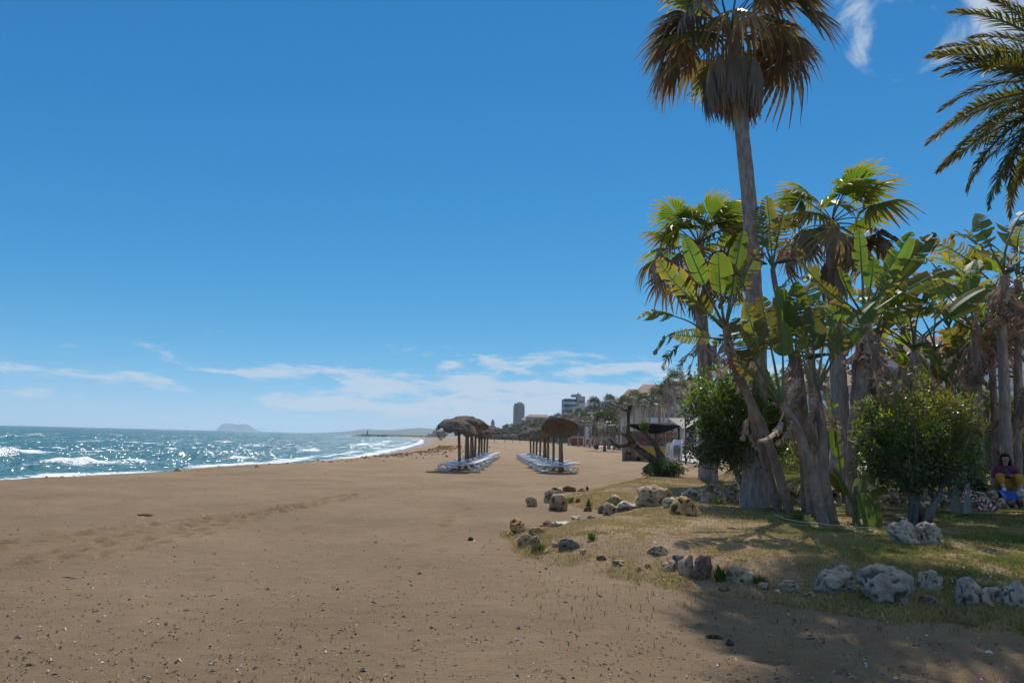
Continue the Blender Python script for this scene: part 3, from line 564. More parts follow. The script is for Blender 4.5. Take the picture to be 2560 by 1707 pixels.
# ================================================================ PLANTS
# ---- materials
PM = dict(
 palm_trunk=pmat('palm_trunk', [(0.211, 0.168, 0.143), (0.370, 0.302, 0.259), (0.506, 0.420, 0.358)], scale=7, rough=.95, bump=.9, bscale=22, stretch=(2.2, 2.2, .5), bstretch=(3, 3, .35), rings=.5, ringscale=7, spec=.1, detail=8),
 strel_trunk=pmat('strelitzia_trunk', [(.17, .125, .095), (.27, .205, .155), (.37, .285, .22)], scale=6, rough=.92, bump=.8, bscale=24, stretch=(1.5, 1.5, .8), rings=.3, ringscale=3.2, spec=.1, detail=8),
 dark_trunk=pmat('dark_trunk', [(0.181, 0.127, 0.100), (0.362, 0.270, 0.225), (0.542, 0.422, 0.345)], scale=6, rough=.95, bump=.9, bscale=20, stretch=(2, 2, .5), bstretch=(2.5, 2.5, .4), spec=.1, detail=8),
 fan=pmat('fan_frond', [(.075, .120, .026), (.120, .165, .040)], scale=3, rough=.42, trans=0.5, transcol=(1.8, 1.85, .6), tipcols=(.30, .18, .06), tip0=.52, tip1=1.0, var=.28, hue=.02, spec=.4),
 fan_far=pmat('far_frond', [(.065, .085, .030), (.110, .125, .050)], scale=3, rough=.5, trans=.35, tipcols=(.16, .12, .07), tip0=.6, tip1=1.1, var=.3, spec=.3),
 fan_old=pmat('fan_frond_yellowing', [(.125, .115, .058), (.205, .175, .105)], scale=3, rough=.5, trans=0.4, transcol=(1.2, 1.15, .7), tipcols=(.24, .16, .085), tip0=.25, tip1=.8, var=.3, hue=.03, spec=.3),
 fan_dead=pmat('fan_frond_dead', [(.26, .215, .175), (.42, .36, .30)], scale=6, rough=.85, trans=.28, tipcols=(.30, .25, .205), tip0=.3, tip1=1.0, var=.3, spec=.15),
 petiole=pmat('petiole', [(.16, .15, .06), (.26, .22, .11)], scale=5, rough=.9, var=.2, spec=.05),
 petiole_dead=pmat('petiole_dead', [(0.256, 0.168, 0.104), (0.448, 0.320, 0.208)], scale=6, rough=.8, var=.2, spec=.2),
 date=pmat('date_frond', [(.075, .092, .024), (.135, .135, .042)], scale=4, rough=.6, trans=.45, transcol=(1.5, 1.35, .5), tipcols=(.24, .13, .03), tip0=.55, tip1=1.1, var=.25, spec=.2),
 pad=pmat('strelitzia_leaf', [(.075, .125, .032), (.120, .175, .045)], scale=2.2, rough=.48, trans=0.5, transcol=(2.2, 2.1, .6), tipcols=(.26, .17, .05), tip0=.78, tip1=1.2, var=.3, hue=.02, spec=.35, bump=.25, bscale=9, bstretch=(14, 1, 1)),
 pad_old=pmat('strelitzia_leaf_worn', [(.100, .130, .042), (.165, .170, .062)], scale=2.2, rough=.45, trans=0.48, transcol=(1.9, 1.8, .6), tipcols=(.27, .15, .05), tip0=.55, tip1=1.1, var=.3, hue=.02, spec=.35, bump=.25, bscale=9, bstretch=(14, 1, 1)),
 pad_dead=pmat('strelitzia_leaf_dead', [(0.317, 0.222, 0.159), (0.614, 0.455, 0.338)], scale=4, rough=.8, trans=.22, tipcols=(.20, .14, .10), tip0=.4, tip1=1.1, var=.3, spec=.15, bump=.4, bscale=12, bstretch=(12, 1, 1)),
 pad_stalk=pmat('strelitzia_stalk', [(.085, .115, .040), (.17, .185, .085)], scale=4, rough=.45, var=.2, spec=.4),
 flower_white=pmat('flower_petal', [(.55, .48, .40), (.75, .70, .62)], scale=9, rough=.6, trans=.3),
 flower_red=pmat('flower_red', [(.30, .07, .04), (.45, .16, .10)], scale=9, rough=.6, trans=.3),
 flower_bract=pmat('flower_bract', [(.020, .024, .032), (.05, .055, .065)], scale=6, rough=.4, spec=.5),
 leaf=pmat('shrub_leaf', [(.078, .118, .032), (.135, .185, .050)], scale=2, rough=.36, trans=0.45, transcol=(2.2, 2.2, .6), rndvar=.45, hue=.02, spec=.5),
 leaf_yellow=pmat('shrub_leaf_sunlit_yellow', [(.10, .125, .035), (.24, .22, .06)], scale=1.6, rough=.38, trans=.4, transcol=(1.9, 1.8, .55), rndvar=.45, hue=.02, spec=.5),  # brighter yellow copy of leaf; sunlight on shrub tops put into its colour
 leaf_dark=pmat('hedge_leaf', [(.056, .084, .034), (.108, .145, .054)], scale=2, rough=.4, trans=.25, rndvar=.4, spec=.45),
 bark=pmat('shrub_bark', [(0.130, 0.112, 0.100), (0.236, 0.206, 0.182), (0.318, 0.283, 0.253)], scale=7, rough=.9, bump=.6, bscale=30, stretch=(1, 1, .4), spec=.1),
 deadbark=pmat('dead_bark', [(0.055, 0.041, 0.032), (0.124, 0.091, 0.068), (0.191, 0.151, 0.114)], scale=5, rough=.95, bump=1.0, bscale=13, spec=.1, detail=9, dist=.04),
 weed=pmat('weed_leaf', [(0.047, 0.101, 0.016), (0.115, 0.189, 0.034)], scale=4, rough=.5, trans=.35, transcol=(1.3, 1.4, .5), rndvar=.35, spec=.35),
)
# ---- leaf makers (each returns a mesh whose stalk starts at the origin and runs along +X)
def fan_mesh(seed, pet=1.0, Rr=.9, nseg=26, spread=290, droop=.35, cup=.25, dead=0, bend=.25, mats=('fan', 'petiole'), hang=0.0, lod=0, drape=0.0):
    r = random.Random(seed); mb = MB(); pts = []; K = 6
    for i in range(K):
        t = i/(K-1); pts.append(Vector((pet*t, r.uniform(-.01, .01), -bend*pet*t*t)))
    mb.tube(pts, [lerp(.032, .013, i/(K-1)) for i in range(K)], 5 if not lod else 3, 1, a=0.0, flat=.6)
    H = pts[-1]; d0 = (pts[-1]-pts[-2]).normalized(); sl = math.atan2(-d0.z, d0.x)+hang
    X = Vector((math.cos(sl), 0, -math.sin(sl))); Y = Vector((0, 1, 0)); Z = X.cross(Y)*-1; Z = Vector((math.sin(sl), 0, math.cos(sl)))
    da = R(spread)/nseg; rad = [.03, .30, .55, .78, 1.0]
    wind = r.uniform(-.25, .25)
    for s in range(nseg):
        a = -R(spread)/2+da*(s+.5); u = a/(R(spread)/2); L_ = Rr*(1-.28*abs(u)**1.5)*r.uniform(.86, 1.06)
        if r.random() < .04+.10*dead: continue
        fd = droop*r.uniform(.6, 1.5); vs = []; tw = r.uniform(-.5, .5); at_ = []
        for q, rr in enumerate(rad):
            D = X*math.cos(a)+Y*math.sin(a); S = Y*math.cos(a)-X*math.sin(a); w = (2*rr*Rr*math.tan(da/2)*.56 if rr < .6 else 2*.55*Rr*math.tan(da/2)*.56*(1-(rr-.55)/.48)**.8+.002)
            z = -cup*abs(math.sin(a))*rr*Rr*.6-fd*max(0, rr-.35)**2*Rr*1.6; c = H+D*(rr*L_)+Z*z
            if drape: c = H+X*(rr*L_*lerp(math.cos(a), 1, drape))+Y*(math.sin(a)*L_*(rr if rr < .38 else lerp(rr, .38+(rr-.38)*.15, drape)))+Z*z*.5
            if rr > .5:
                c = c+Vector((0, 0, -1))*fd*(rr-.5)**2*Rr*1.2+S*(tw*(rr-.5)**2*Rr*.5)+Y*wind*(rr-.5)**2*Rr
            ple = w*.55*(1 if rr < .8 else .4); vs += [c-S*w+Z*ple*.5, c-Z*ple*.5, c+S*w+Z*ple*.5]; at_ += [rr]*3
        fs = []
        for q in range(len(rad)-1):
            for e in (0, 1): fs.append((q*3+e, q*3+e+1, q*3+e+4, q*3+e+3))
        mb.add(vs, fs, at_, 0)
    return mb.mesh('frond', [PM[mats[0]], PM[mats[1]]])
def date_mesh(seed, L_=2.9, n=96, droop=.55, lw=.40):
    r = random.Random(seed); mb = MB(); pts = []; K = 14
    for i in range(K):
        t = i/(K-1); pts.append(Vector((L_*(t-.12*t**3), .05*math.sin(t*3+seed), L_*(.10*t-droop*t**2.2*.7))))
    mb.tube(pts, [lerp(.035, .006, (i/(K-1))) for i in range(K)], 5, 1, a=0.0)
    for side in (-1, 1):
        for i in range(n):
            t = .13+.87*(i+r.uniform(-.3, .3))/n; t = min(t, .995); f = t*(K-1); j = min(int(f), K-2); p = pts[j].lerp(pts[j+1], f-j); d = (pts[j+1]-pts[j]).normalized()
            up = Vector((0, 0, 1)); sd = d.cross(up).normalized()*side; upn = sd.cross(d)*side
            ang = lerp(1.15, .45, t)+r.uniform(-.12, .12); ll = lw*(math.sin(math.pi*min(1, .18+t*.80))**.6)*r.uniform(.85, 1.12)
            D = (d*math.cos(ang)+sd*math.sin(ang)*.85+upn*r.uniform(-.25, .65)*math.sin(ang)).normalized(); w = .015
            N_ = D.cross(d).normalized(); S = D.cross(N_).normalized()*w; tipd = Vector((0, 0, -1))*ll*r.uniform(.05, .3)
            a0 = t*.55
            mb.add([p-S*.5, p+S*.5, p+D*ll*.55+S, p+D*ll*.55-S, p+D*ll+tipd], [(0, 1, 2, 3), (3, 2, 4)], [a0, a0, a0+.2, a0+.2, a0+.55], 0)
    return mb.mesh('frond', [PM['date'], PM['petiole']])
def pad_mesh(seed, stalk=1.0, L_=1.3, W=.30, tear=.5, droop=.5, fold=.5, mats=('pad', 'pad_stalk'), sbend=.15, curl=0.0, strips=18, want_tip=False):
    """paddle leaf of a giant bird-of-paradise: stalk, midrib, blade torn into strips"""
    r = random.Random(seed); mb = MB(); K = 5; pts = [Vector((stalk*t, 0, -sbend*stalk*t*t)) for t in [i/(K-1) for i in range(K)]]
    mb.tube(pts, [lerp(.034, .017, i/(K-1)) for i in range(K)], 5, 1, a=0.0)
    d0 = (pts[-1]-pts[-2]).normalized() if stalk > .01 else Vector((1, 0, 0)); ang = math.atan2(d0.z, d0.x); M = 12; rib = [pts[-1]]; dirs = [d0]
    for i in range(M):
        ang -= droop/M*(.4+1.2*i/M); d = Vector((math.cos(ang), curl*math.sin(i/M*2.2), math.sin(ang))).normalized(); rib.append(rib[-1]+d*(L_/M)); dirs.append(d)
    mb.tube(rib, [lerp(.017, .004, i/M) for i in range(M+1)], 4, 1, a=0.0)
    def at_rib(t):
        f = min(max(t, 0), .9999)*M; j = int(f); return rib[j].lerp(rib[j+1], f-j), dirs[min(j+1, M)]
    def width(t): return W*(math.sin(math.pi*min(1, max(0, .06+.94*t))**.82))**.55 if 0 < t < 1 else 0.0
    for side in (-1, 1):
        gf = fold+r.uniform(-.2, .2); shift = 0.0; gap = 0
        for i in range(strips):
            t0, t1 = i/strips, (i+1)/strips; torn = r.random() < tear
            if torn: gf = fold+r.uniform(-.55, .45); shift = r.uniform(-.03, .05); gap = 1
            else: gap = 0
            if torn and r.random() < .18*tear: continue
            vs = []; at_ = []
            for jt, t in enumerate((t0+(.012 if gap else 0), t1)):
                p, d = at_rib(t); sd = Vector((-d.y, d.x, 0)); sd = (sd if sd.length > .01 else Vector((0, 1, 0))).normalized()*side; up = sd.cross(d)*side; w = width((t0+t1)/2 if False else t)
                sk = .16+shift
                for e, fr in enumerate((0, .5, 1.0)):
                    fo = gf-(fr*.55 if fr else 0); dro = fr*fr*w*.25*(1+droop)
                    c = p+sd*(w*fr*math.cos(fo))+up*(w*fr*math.sin(fo))+d*(w*fr*sk)-Vector((0, 0, dro)); 
                    if gap and fr == 1.0 and jt == 0: c = c+d*(.012+r.uniform(0, .015))
                    vs.append(c); at_.append(fr+(.15 if torn else 0)*fr)
            mb.add(vs, [(0, 1, 4, 3), (1, 2, 5, 4)], at_, 0)
    if want_tip: return mb.mesh('leaf', [PM[mats[0]], PM[mats[1]]]), rib[-1]
    return mb.mesh('leaf', [PM[mats[0]], PM[mats[1]]])
FAN = [fan_mesh(s, droop=.20+.1*(s % 3), spread=250+20*(s % 3), cup=.2+.15*(s % 2)) for s in range(5)]
FANY = [fan_mesh(40+s, droop=.45+.15*(s % 3), spread=270, cup=.5, mats=('fan_old', 'petiole'), dead=.3, bend=.45) for s in range(4)]
FAND = [fan_mesh(80+s, pet=1.1, Rr=.9, droop=.55, spread=170+20*(s % 2), drape=.75, cup=.5, mats=('fan_dead' if s != 1 else 'fan_old', 'petiole_dead'), dead=.4, bend=.30, hang=.45+.25*(s % 3), nseg=24) for s in range(4)]
SKIRT = [fan_mesh(120+s, pet=.8, Rr=1.12, droop=.08, spread=84, drape=1.0, cup=.1, mats=('fan_dead', 'petiole_dead'), dead=.3, bend=.05, nseg=20) for s in range(4)]
DATE = [date_mesh(s, droop=.45+.12*(s % 3)) for s in range(4)]
PAD = [pad_mesh(s, tear=.16+.08*(s % 4), droop=.45+.2*(s % 3), fold=.55-.15*(s % 2), W=.26+.03*(s % 3)) for s in range(8)]
PADO = [pad_mesh(50+s, tear=.5, droop=.8+.25*(s % 3), fold=.3, mats=('pad_old', 'pad_stalk'), sbend=.35, strips=22) for s in range(6)]
PADD = [pad_mesh(90+s, stalk=.7, tear=.75, droop=1.7+.4*(s % 2), fold=-.3, mats=('pad_dead', 'petiole_dead'), sbend=.9, strips=24, W=.24, curl=.3) for s in range(5)]
PADS = [pad_mesh(140+s, stalk=.28, L_=.75, W=.20, tear=.6, droop=.9, fold=-.2, mats=('pad_dead', 'petiole_dead'), sbend=.5, strips=18) for s in range(4)]
def put(parent, name, me, loc, az, el, sc=1.0, roll=0.0):
    """stalk leaves in direction azimuth az (0=+X), elevation el"""
    o = obj(name, me, parent, loc); o.rotation_mode = 'QUATERNION'
    m = Matrix.Rotation(az, 3, 'Z') @ Matrix.Rotation(-el, 3, 'Y') @ Matrix.Rotation(roll, 3, 'X'); o.rotation_quaternion = m.to_quaternion(); o.scale = (sc,)*3
    return o
def trunk_mesh(name, pts, rad, mat, n=12, rings=0.0, seg=40, rough=.08, seed=0):
    """tapering trunk through pts, with raised leaf-scar rings"""
    pts = [Vector(p) for p in pts]; k = len(pts); P = []; Rd = []
    def cr(a, b, c, d, t): return .5*((2*b)+(c-a)*t+(2*a-5*b+4*c-d)*t*t+(3*b-a-3*c+d)*t**3)
    for i in range(seg+1):
        f = i/seg*(k-1); j = min(int(f), k-2); t = f-j
        P.append(cr(pts[max(j-1, 0)], pts[j], pts[j+1], pts[min(j+2, k-1)], t)); rr = lerp(rad[j], rad[j+1], t)
        if rings: rr *= 1+rings*(1 if i % 3 == 0 else (-.5 if i % 3 == 1 else 0))
        Rd.append(rr)
    mb = MB(); mb.tube(P, Rd, n, 0, rn=rough); return mb.mesh(name, [mat], smooth=True)
def fan_palm(label, base, pts_px, Y, rad, crown, seed, group=None, skirt=12, live=16, mid=10, scale=1.0, name='fan_palm', fruit=0, skirt_r=.30, skirt_dz=-.35, sides=False):
    """pts_px: trunk line in photo pixels from foot to growing point, at distance Y"""
    r = random.Random(seed); P = [at(x, y, Y) for x, y in pts_px]; P[0].z = gz(P[0].x, P[0].y)-.08; root = empty(name, P[0]); tag(root, label, 'palm tree', group)
    o0 = P[0].copy(); loc = [p-o0 for p in P]
    obj('trunk', trunk_mesh('trunk', loc, rad, PM['palm_trunk'], 18, .014, 70, .10, seed), root); hd = loc[-1]
    for i in range(live):                 # living fans, spiralling from upright to level
        t = i/live; az = i*2.39996+r.uniform(-.25, .25); el = lerp(1.35, -.12, t**.8)+r.uniform(-.12, .12)
        put(root, 'frond', r.choice((FANY+FAN[:1] if t > .35 else FAN+FANY[:2]) if sides else (FAN if t < .72 else FANY)), hd+Vector((0, 0, .10-.12*t)), az, el, scale*r.uniform(.88, 1.1), r.uniform(-.5, .5))
    for i in range(mid):                  # old fans bent down
        az = i*2.39996+1.1+r.uniform(-.3, .3); el = .22-.75*i/mid+r.uniform(-.15, .15)
        if sides: az = (math.pi if i % 2 else 0)+r.uniform(-.75, .75); el = .95-.85*i/mid+r.uniform(-.15, .15)
        put(root, 'old_frond', r.choice(FAND if sides else FAND+FANY[:2]), hd+Vector((0, 0, -.10-.12*i/mid)), az, el, scale*r.uniform(.85, 1.1)*(1.02 if sides else 1), r.uniform(-.6, .6))
    for i in range(skirt):                # dead skirt hanging round the trunk
        az = i*2*math.pi/skirt+r.uniform(-.2, .2); sh = Vector((math.cos(az), math.sin(az), 0))*skirt_r*r.uniform(.6, 1.2)
        put(root, 'dead_frond', r.choice(SKIRT), hd+Vector((0, 0, skirt_dz))+sh*.5, az, -1.42+r.uniform(-.06, .07), scale*r.uniform(.8, 1.05), math.pi/2*0+r.uniform(-.2, .2))
    if fruit:
        for q in range(fruit):
            mb = MB(); az, dn = ((math.pi*1.02, .9), (.25, .15), (-.3, .1))[q % 3]; pts = [Vector((math.cos(az)*t*1.7, math.sin(az)*t*.6, (.25 if q else -.2)-dn*t*t*1.0-.2*t)) for t in [i/7 for i in range(8)]]
            mb.tube(pts, [.022*(1-.8*i/8) for i in range(8)], 4)
            for i in range(70):
                t = r.uniform(.35, 1); f = t*7; j = min(int(f), 6); p = pts[j].lerp(pts[j+1], f-j); d = Vector((r.gauss(0, 1), r.gauss(0, 1), r.gauss(-.4, .8))).normalized()*r.uniform(.06, .2)
                mb.tube([p, p+d*.6, p+d+Vector((0, 0, -.03))], [.004, .003, .002], 3, cap=False)
            mb.build('fruit_stalk', PM['petiole_dead'], root, loc=hd)
    return root
# ---- the tall fan palm, the shorter one to its left and the one behind the bird-of-paradise clump
BIGP = fan_palm('tall fan palm whose crown is cut by the top of the picture', None, [(1888, 1312), (1888, 1150), (1893, 900), (1884, 700), (1872, 500), (1852, 300), (1838, 160), (1828, 78)], 14.6,
         [.33, .25, .20, .165, .16, .15, .15, .08], None, 11, live=22, mid=14, skirt=28, scale=1.14, fruit=3, skirt_r=1.0, skirt_dz=-.02, sides=True)
fan_palm('shorter fan palm with green and brown fans left of the tall palm', None, [(1771, 1218), (1768, 1050), (1757, 850), (1748, 700), (1746, 616)], 24,
         [.36, .28, .22, .20, .22], None, 23, live=22, mid=9, skirt=7, scale=1.28, skirt_r=.3)
fan_palm('fan palm with tufted top rising behind the bird-of-paradise clump', None, [(2102, 1235), (2100, 1050), (2092, 850), (2085, 700), (2080, 560)], 19,
         [.30, .24, .20, .18, .2], None, 31, live=17, mid=9, skirt=9, scale=1.12, skirt_r=.3)
# ---- date palm at the upper right, its trunk outside the frame
def date_palm():
    Y = 12.5; hd = at(2700, 235, Y); base = Vector((hd.x+.2, Y+.2, gz(hd.x+.2, Y+.2)-.1)); root = empty('date_palm', base); tag(root, 'date palm fronds reaching in from the upper right corner', 'palm tree'); r = random.Random(4)
    h = hd-base; obj('trunk', trunk_mesh('trunk', [(0, 0, 0), (.05, 0, h.z*.5), h], [.32, .25, .27], PM['dark_trunk'], 14, .06, 60, .1), root)
    for i in range(46):
        az = i*2.39996; t = i/46; el = lerp(1.25, -.75, t)+r.uniform(-.1, .1); put(root, 'frond', DATE[i % 4], h+Vector((0, 0, .1-.2*t)), az, el, r.uniform(.92, 1.12), r.uniform(-.4, .4))
    for el, az in ((.62, 3.0), (.28, 3.25), (.05, 3.05), (-.2, 3.3), (-.42, 2.95), (-.6, 3.2), (-.85, 3.4), (.9, 3.4)):
        put(root, 'frond', DATE[int(az*10) % 4], h, az, el, 1.1, r.uniform(-.4, .4))
date_palm()
# ---- giant bird-of-paradise plants
def flower(parent, loc, az, red=False, s=1.0):
    root = MB(); r = random.Random(int(loc.x*1000)); K = 6
    root.tube([Vector((.42*t, 0, .10*t-.06*t*t)) for t in [i/5 for i in range(6)]], [.012, .04, .045, .035, .02, .004], 6)
    o = root.build('flower', PM['flower_bract'], parent, loc=loc, rot=(0, -.1, az)); o.scale = (s,)*3; pm = MB()
    for i in range(7):
        a = r.uniform(.5, 1.7); b = r.uniform(-.5, .5); d = Vector((math.cos(a)*math.cos(b), math.sin(b), math.sin(a))); p = Vector((.06+.05*i*.6, 0, .05)); S = d.cross(Vector((0, 1, .3))).normalized()*.018; l = r.uniform(.14, .24)
        pm.add([p, p+d*l*.5+S, p+d*l, p+d*l*.5-S], [(0, 1, 2, 3)], 0)
    pm.build('petal', PM['flower_red' if red else 'flower_white'], o)
def strelitzia(label, trunk_px, Y, rad, leaves, dead, seed, small=6, group='giant bird-of-paradise plants', flowers=0, mat='strel_trunk', red=False, spread=1.0, foot=None, leaf_sc=1.0, dY=0.0):
    r = random.Random(seed); n = len(trunk_px); P = [at(x, y, Y+dY*i/(n-1)) for i, (x, y) in enumerate(trunk_px)]; P[0].z = min(P[0].z, gz(P[0].x, P[0].y)-.05) if foot is None else foot
    P[0].z = gz(P[0].x, P[0].y)-.05
    root = empty('bird_of_paradise_plant', P[0]); tag(root, label, 'plant', group); loc = [p-P[0] for p in P]; hd = loc[-1]; ax = (loc[-1]-loc[-2]).normalized()
    obj('trunk', trunk_mesh('trunk', loc, [q*.8 for q in rad], PM[mat], 12, .05, 54, .12, seed), root)
    for k, lf in enumerate(leaves):       # (azimuth deg, elevation deg, scale, kind)
        az, el, s, kd = lf; lib = {'g': PAD, 'o': PADO}[kd]; put(root, 'leaf', lib[(seed+k*3) % len(lib)], hd+ax*(.05*k/len(leaves)), R(az), R(el), s*leaf_sc*1.12, r.choice((-1, 1))*r.uniform(.2, 1.35))
    for k in range(dead):
        az = r.uniform(0, 6.28); put(root, 'dead_leaf', PADD[(seed+k) % len(PADD)], hd-ax*r.uniform(.0, .45), az, r.uniform(-.9, .1), r.uniform(.55, .9)*leaf_sc, r.uniform(-.8, .8))
    for k in range(small):
        az = r.uniform(0, 6.28); put(root, 'leaf_sheath', PADS[(seed+k) % len(PADS)], hd-ax*r.uniform(.0, .6), az, r.uniform(-1.35, -.4), r.uniform(.7, 1.1)*leaf_sc, r.uniform(-1, 1))
    for k in range(flowers): flower(root, hd+Vector((r.uniform(-.1, .1), -.12, .12+.2*k)), R(180 if k % 2 else 10)+r.uniform(-.5, .5), red, 1.15)
    return root
YB = 13.1
def CQ(x, y): return (1500+x/1.651, 400+y/1.651)
KIND = dict(g=('pad', 'pad_stalk'), o=('pad_old', 'pad_stalk'), d=('pad_dead', 'petiole_dead'))
def leaf_between(root, o, p0, p1, Y, sf, W, kind, roll, droop, tear, seed, dy=0.0):
    """one leaf from stalk foot p0 to tip p1 (enlarged-photo coordinates), Y metres ahead; sf = stalk share"""
    A = at(*CQ(*p0), Y); B = at(*CQ(*p1), Y+dy); T = B-A; D = T.length
    me, tip = pad_mesh(seed, stalk=D*sf, L_=D*(1-sf)*1.06, W=W*.86, tear=min(.85, tear*1.35+.06), droop=droop, fold=.45 if kind != 'd' else -.2, mats=KIND[kind], sbend=.12 if kind != 'd' else .4, strips=16 if kind == 'g' else 20, want_tip=True)
    q = tip.rotation_difference(T); ob = obj('leaf' if kind != 'd' else 'dead_leaf', me, root, A-o); ob.rotation_mode = 'QUATERNION'
    ob.rotation_quaternion = Matrix.Rotation(roll, 3, T.normalized()).to_quaternion() @ q; ob.scale = (D/tip.length,)*3
def paradise(label, trunk, Y, rad, leaves, seed, mat='strel_trunk', small=4, flowers=(), red=False):
    r = random.Random(seed); P = [at(*CQ(*c), Y) for c in trunk]; P[0].z = gz(P[0].x, P[0].y)-.06; o = P[0].copy(); root = empty('bird_of_paradise_plant', o); tag(root, label, 'plant', 'giant bird-of-paradise plants')
    loc = [p-o for p in P]; obj('trunk', trunk_mesh('trunk', loc, [q*(.70 if i_ == 0 else .80) for i_, q in enumerate(rad)], PM[mat], 14, .035, 66, .22, seed), root); hd = loc[-1]; ax = (loc[-1]-loc[-2]).normalized()
    for k, (p0, p1, sf, W, kd, roll, droop, tear) in enumerate(leaves): leaf_between(root, o, p0, p1, Y+r.uniform(-.12, .12), sf, W, kd, roll, droop, tear, seed*100+k, r.uniform(-.5, .3) if kd != 'd' else r.uniform(-.2, .1))
    for k in range(small): put(root, 'leaf_sheath', PADS[(seed+k) % len(PADS)], hd-ax*r.uniform(.0, .7), r.uniform(0, 6.28), r.uniform(-1.4, -.5), r.uniform(.55, .9), r.uniform(-1, 1))
    for (fx, fy, az) in flowers: flower(root, at(*CQ(fx, fy), Y-.15)-o, R(az), red, 1.2)
    return root
paradise('leaning bird-of-paradise with the leftmost leaves, in front of the tall palm', [(790, 1452), (705, 1190), (622, 1000), (560, 860), (528, 740), (518, 670)], YB, [.125, .105, .10, .10, .10, .085], [
  ((512, 680), (238, 408), .38, .30, 'o', .75, .55, .35), ((508, 680), (346, 312), .45, .22, 'g', 1.1, .3, .15), ((512, 670), (490, 380), .42, .30, 'g', 1.35, .25, .1), ((520, 670), (560, 420), .42, .26, 'g', 1.6, .2, .1),
  ((522, 680), (668, 362), .40, .24, 'o', .9, .45, .4), ((520, 680), (592, 290), .50, .22, 'g', 1.2, .35, .3), ((505, 740), (296, 722), .25, .20, 'o', .8, .45, .4), ((515, 700), (420, 560), .3, .22, 'o', .6, .8, .6),
  ((545, 800), (448, 884), .12, .26, 'd', .9, 1.2, .7), ((560, 830), (560, 965), .12, .22, 'd', 1.4, .5, .8), ((540, 770), (640, 880), .15, .2, 'd', -.9, .8, .8)], 3, small=5, flowers=[(425, 580, 170)])
paradise('second leaning stem hugging the left of the leaning bird-of-paradise', [(742, 1440), (700, 1310), (668, 1200), (640, 1100), (622, 1020)], YB+.3, [.115, .10, .09, .09, .085], [
  ((625, 1030), (590, 880), .3, .16, 'd', 1.2, .6, .8), ((622, 1060), (640, 1130), .2, .12, 'd', 1.0, .6, .8)], 8, small=3)
paradise('middle bird-of-paradise with a fan of olive leaves at half height', [(926, 1500), (868, 1270), (812, 1110), (765, 1030), (745, 985)], 11.7, [.14, .11, .10, .09, .075], [
  ((745, 1010), (552, 655), .52, .30, 'o', .95, .35, .3), ((742, 1000), (600, 590), .52, .26, 'o', 1.2, .25, .25), ((748, 1000), (662, 560), .50, .28, 'o', 1.45, .2, .2), ((752, 1000), (745, 660), .55, .24, 'g', 1.5, .2, .15), ((744, 1010), (560, 790), .5, .22, 'o', .7, .5, .5),
  ((770, 1000), (830, 905), .1, .18, 'd', .9, 1.0, .8), ((790, 1080), (720, 1170), .1, .14, 'd', .9, 1.0, .8)], 12, small=3)
paradise('bird-of-paradise with broad dark upright leaf at the centre of the clump', [(872, 1400), (856, 1230), (842, 1050), (826, 900), (812, 800)], 12.6, [.12, .095, .09, .085, .075], [
  ((800, 830), (742, 520), .30, .30, 'g', 1.4, .2, .05), ((805, 830), (812, 500), .32, .28, 'g', 1.6, .15, .1), ((812, 820), (905, 570), .4, .22, 'o', 1.0, .5, .5), ((800, 820), (690, 640), .35, .24, 'g', .8, .4, .2), ((815, 820), (850, 610), .4, .2, 'o', 1.3, .4, .5),
  ((800, 800), (800, 930), .12, .26, 'd', 1.5, .4, .8), ((815, 810), (860, 930), .12, .2, 'd', 1.1, .6, .8), ((790, 790), (740, 900), .12, .22, 'd', 1.0, .7, .8)], 17, small=6, flowers=[(848, 820, 0)])
paradise('bird-of-paradise with bunched pale stalks right of the middle one', [(962, 1494), (925, 1310), (918, 1130), (898, 1000), (890, 940)], 12.0, [.14, .105, .10, .10, .09], [
  ((885, 960), (868, 605), .48, .30, 'o', 1.4, .2, .15), ((895, 960), (1140, 582), .42, .30, 'g', .75, .45, .15), ((890, 950), (940, 610), .5, .26, 'g', 1.2, .25, .2), ((900, 950), (1010, 690), .5, .22, 'o', 1.0, .4, .3), ((880, 950), (820, 690), .5, .2, 'o', 1.0, .35, .4),
  ((900, 920), (935, 1010), .1, .2, 'd', 1.0, .7, .8), ((880, 930), (870, 1040), .1, .16, 'd', 1.3, .6, .8)], 19, small=5)
paradise('tallest bird-of-paradise stem crossing the tall palm trunk, red flowers on top', [(850, 1430), (835, 1100), (800, 860), (765, 690), (728, 540), (712, 450)], 13.6, [.12, .095, .085, .08, .07, .06], [
  ((712, 460), (688, 146), .25, .28, 'o', 1.4, .15, .5), ((710, 450), (770, 170), .3, .26, 'o', 1.1, .3, .5), ((712, 440), (612, 300), .3, .2, 'd', .9, .6, .8), ((715, 450), (790, 330), .3, .22, 'o', .9, .7, .7), ((725, 560), (815, 462), .2, .14, 'o', .6, .4, .9), ((715, 440), (640, 190), .35, .22, 'o', 1.2, .4, .6), ((730, 560), (700, 640), .1, .14, 'd', 1.2, .5, .9)], 21, small=8, flowers=[(725, 425, 5), (690, 430, 170)], red=True)
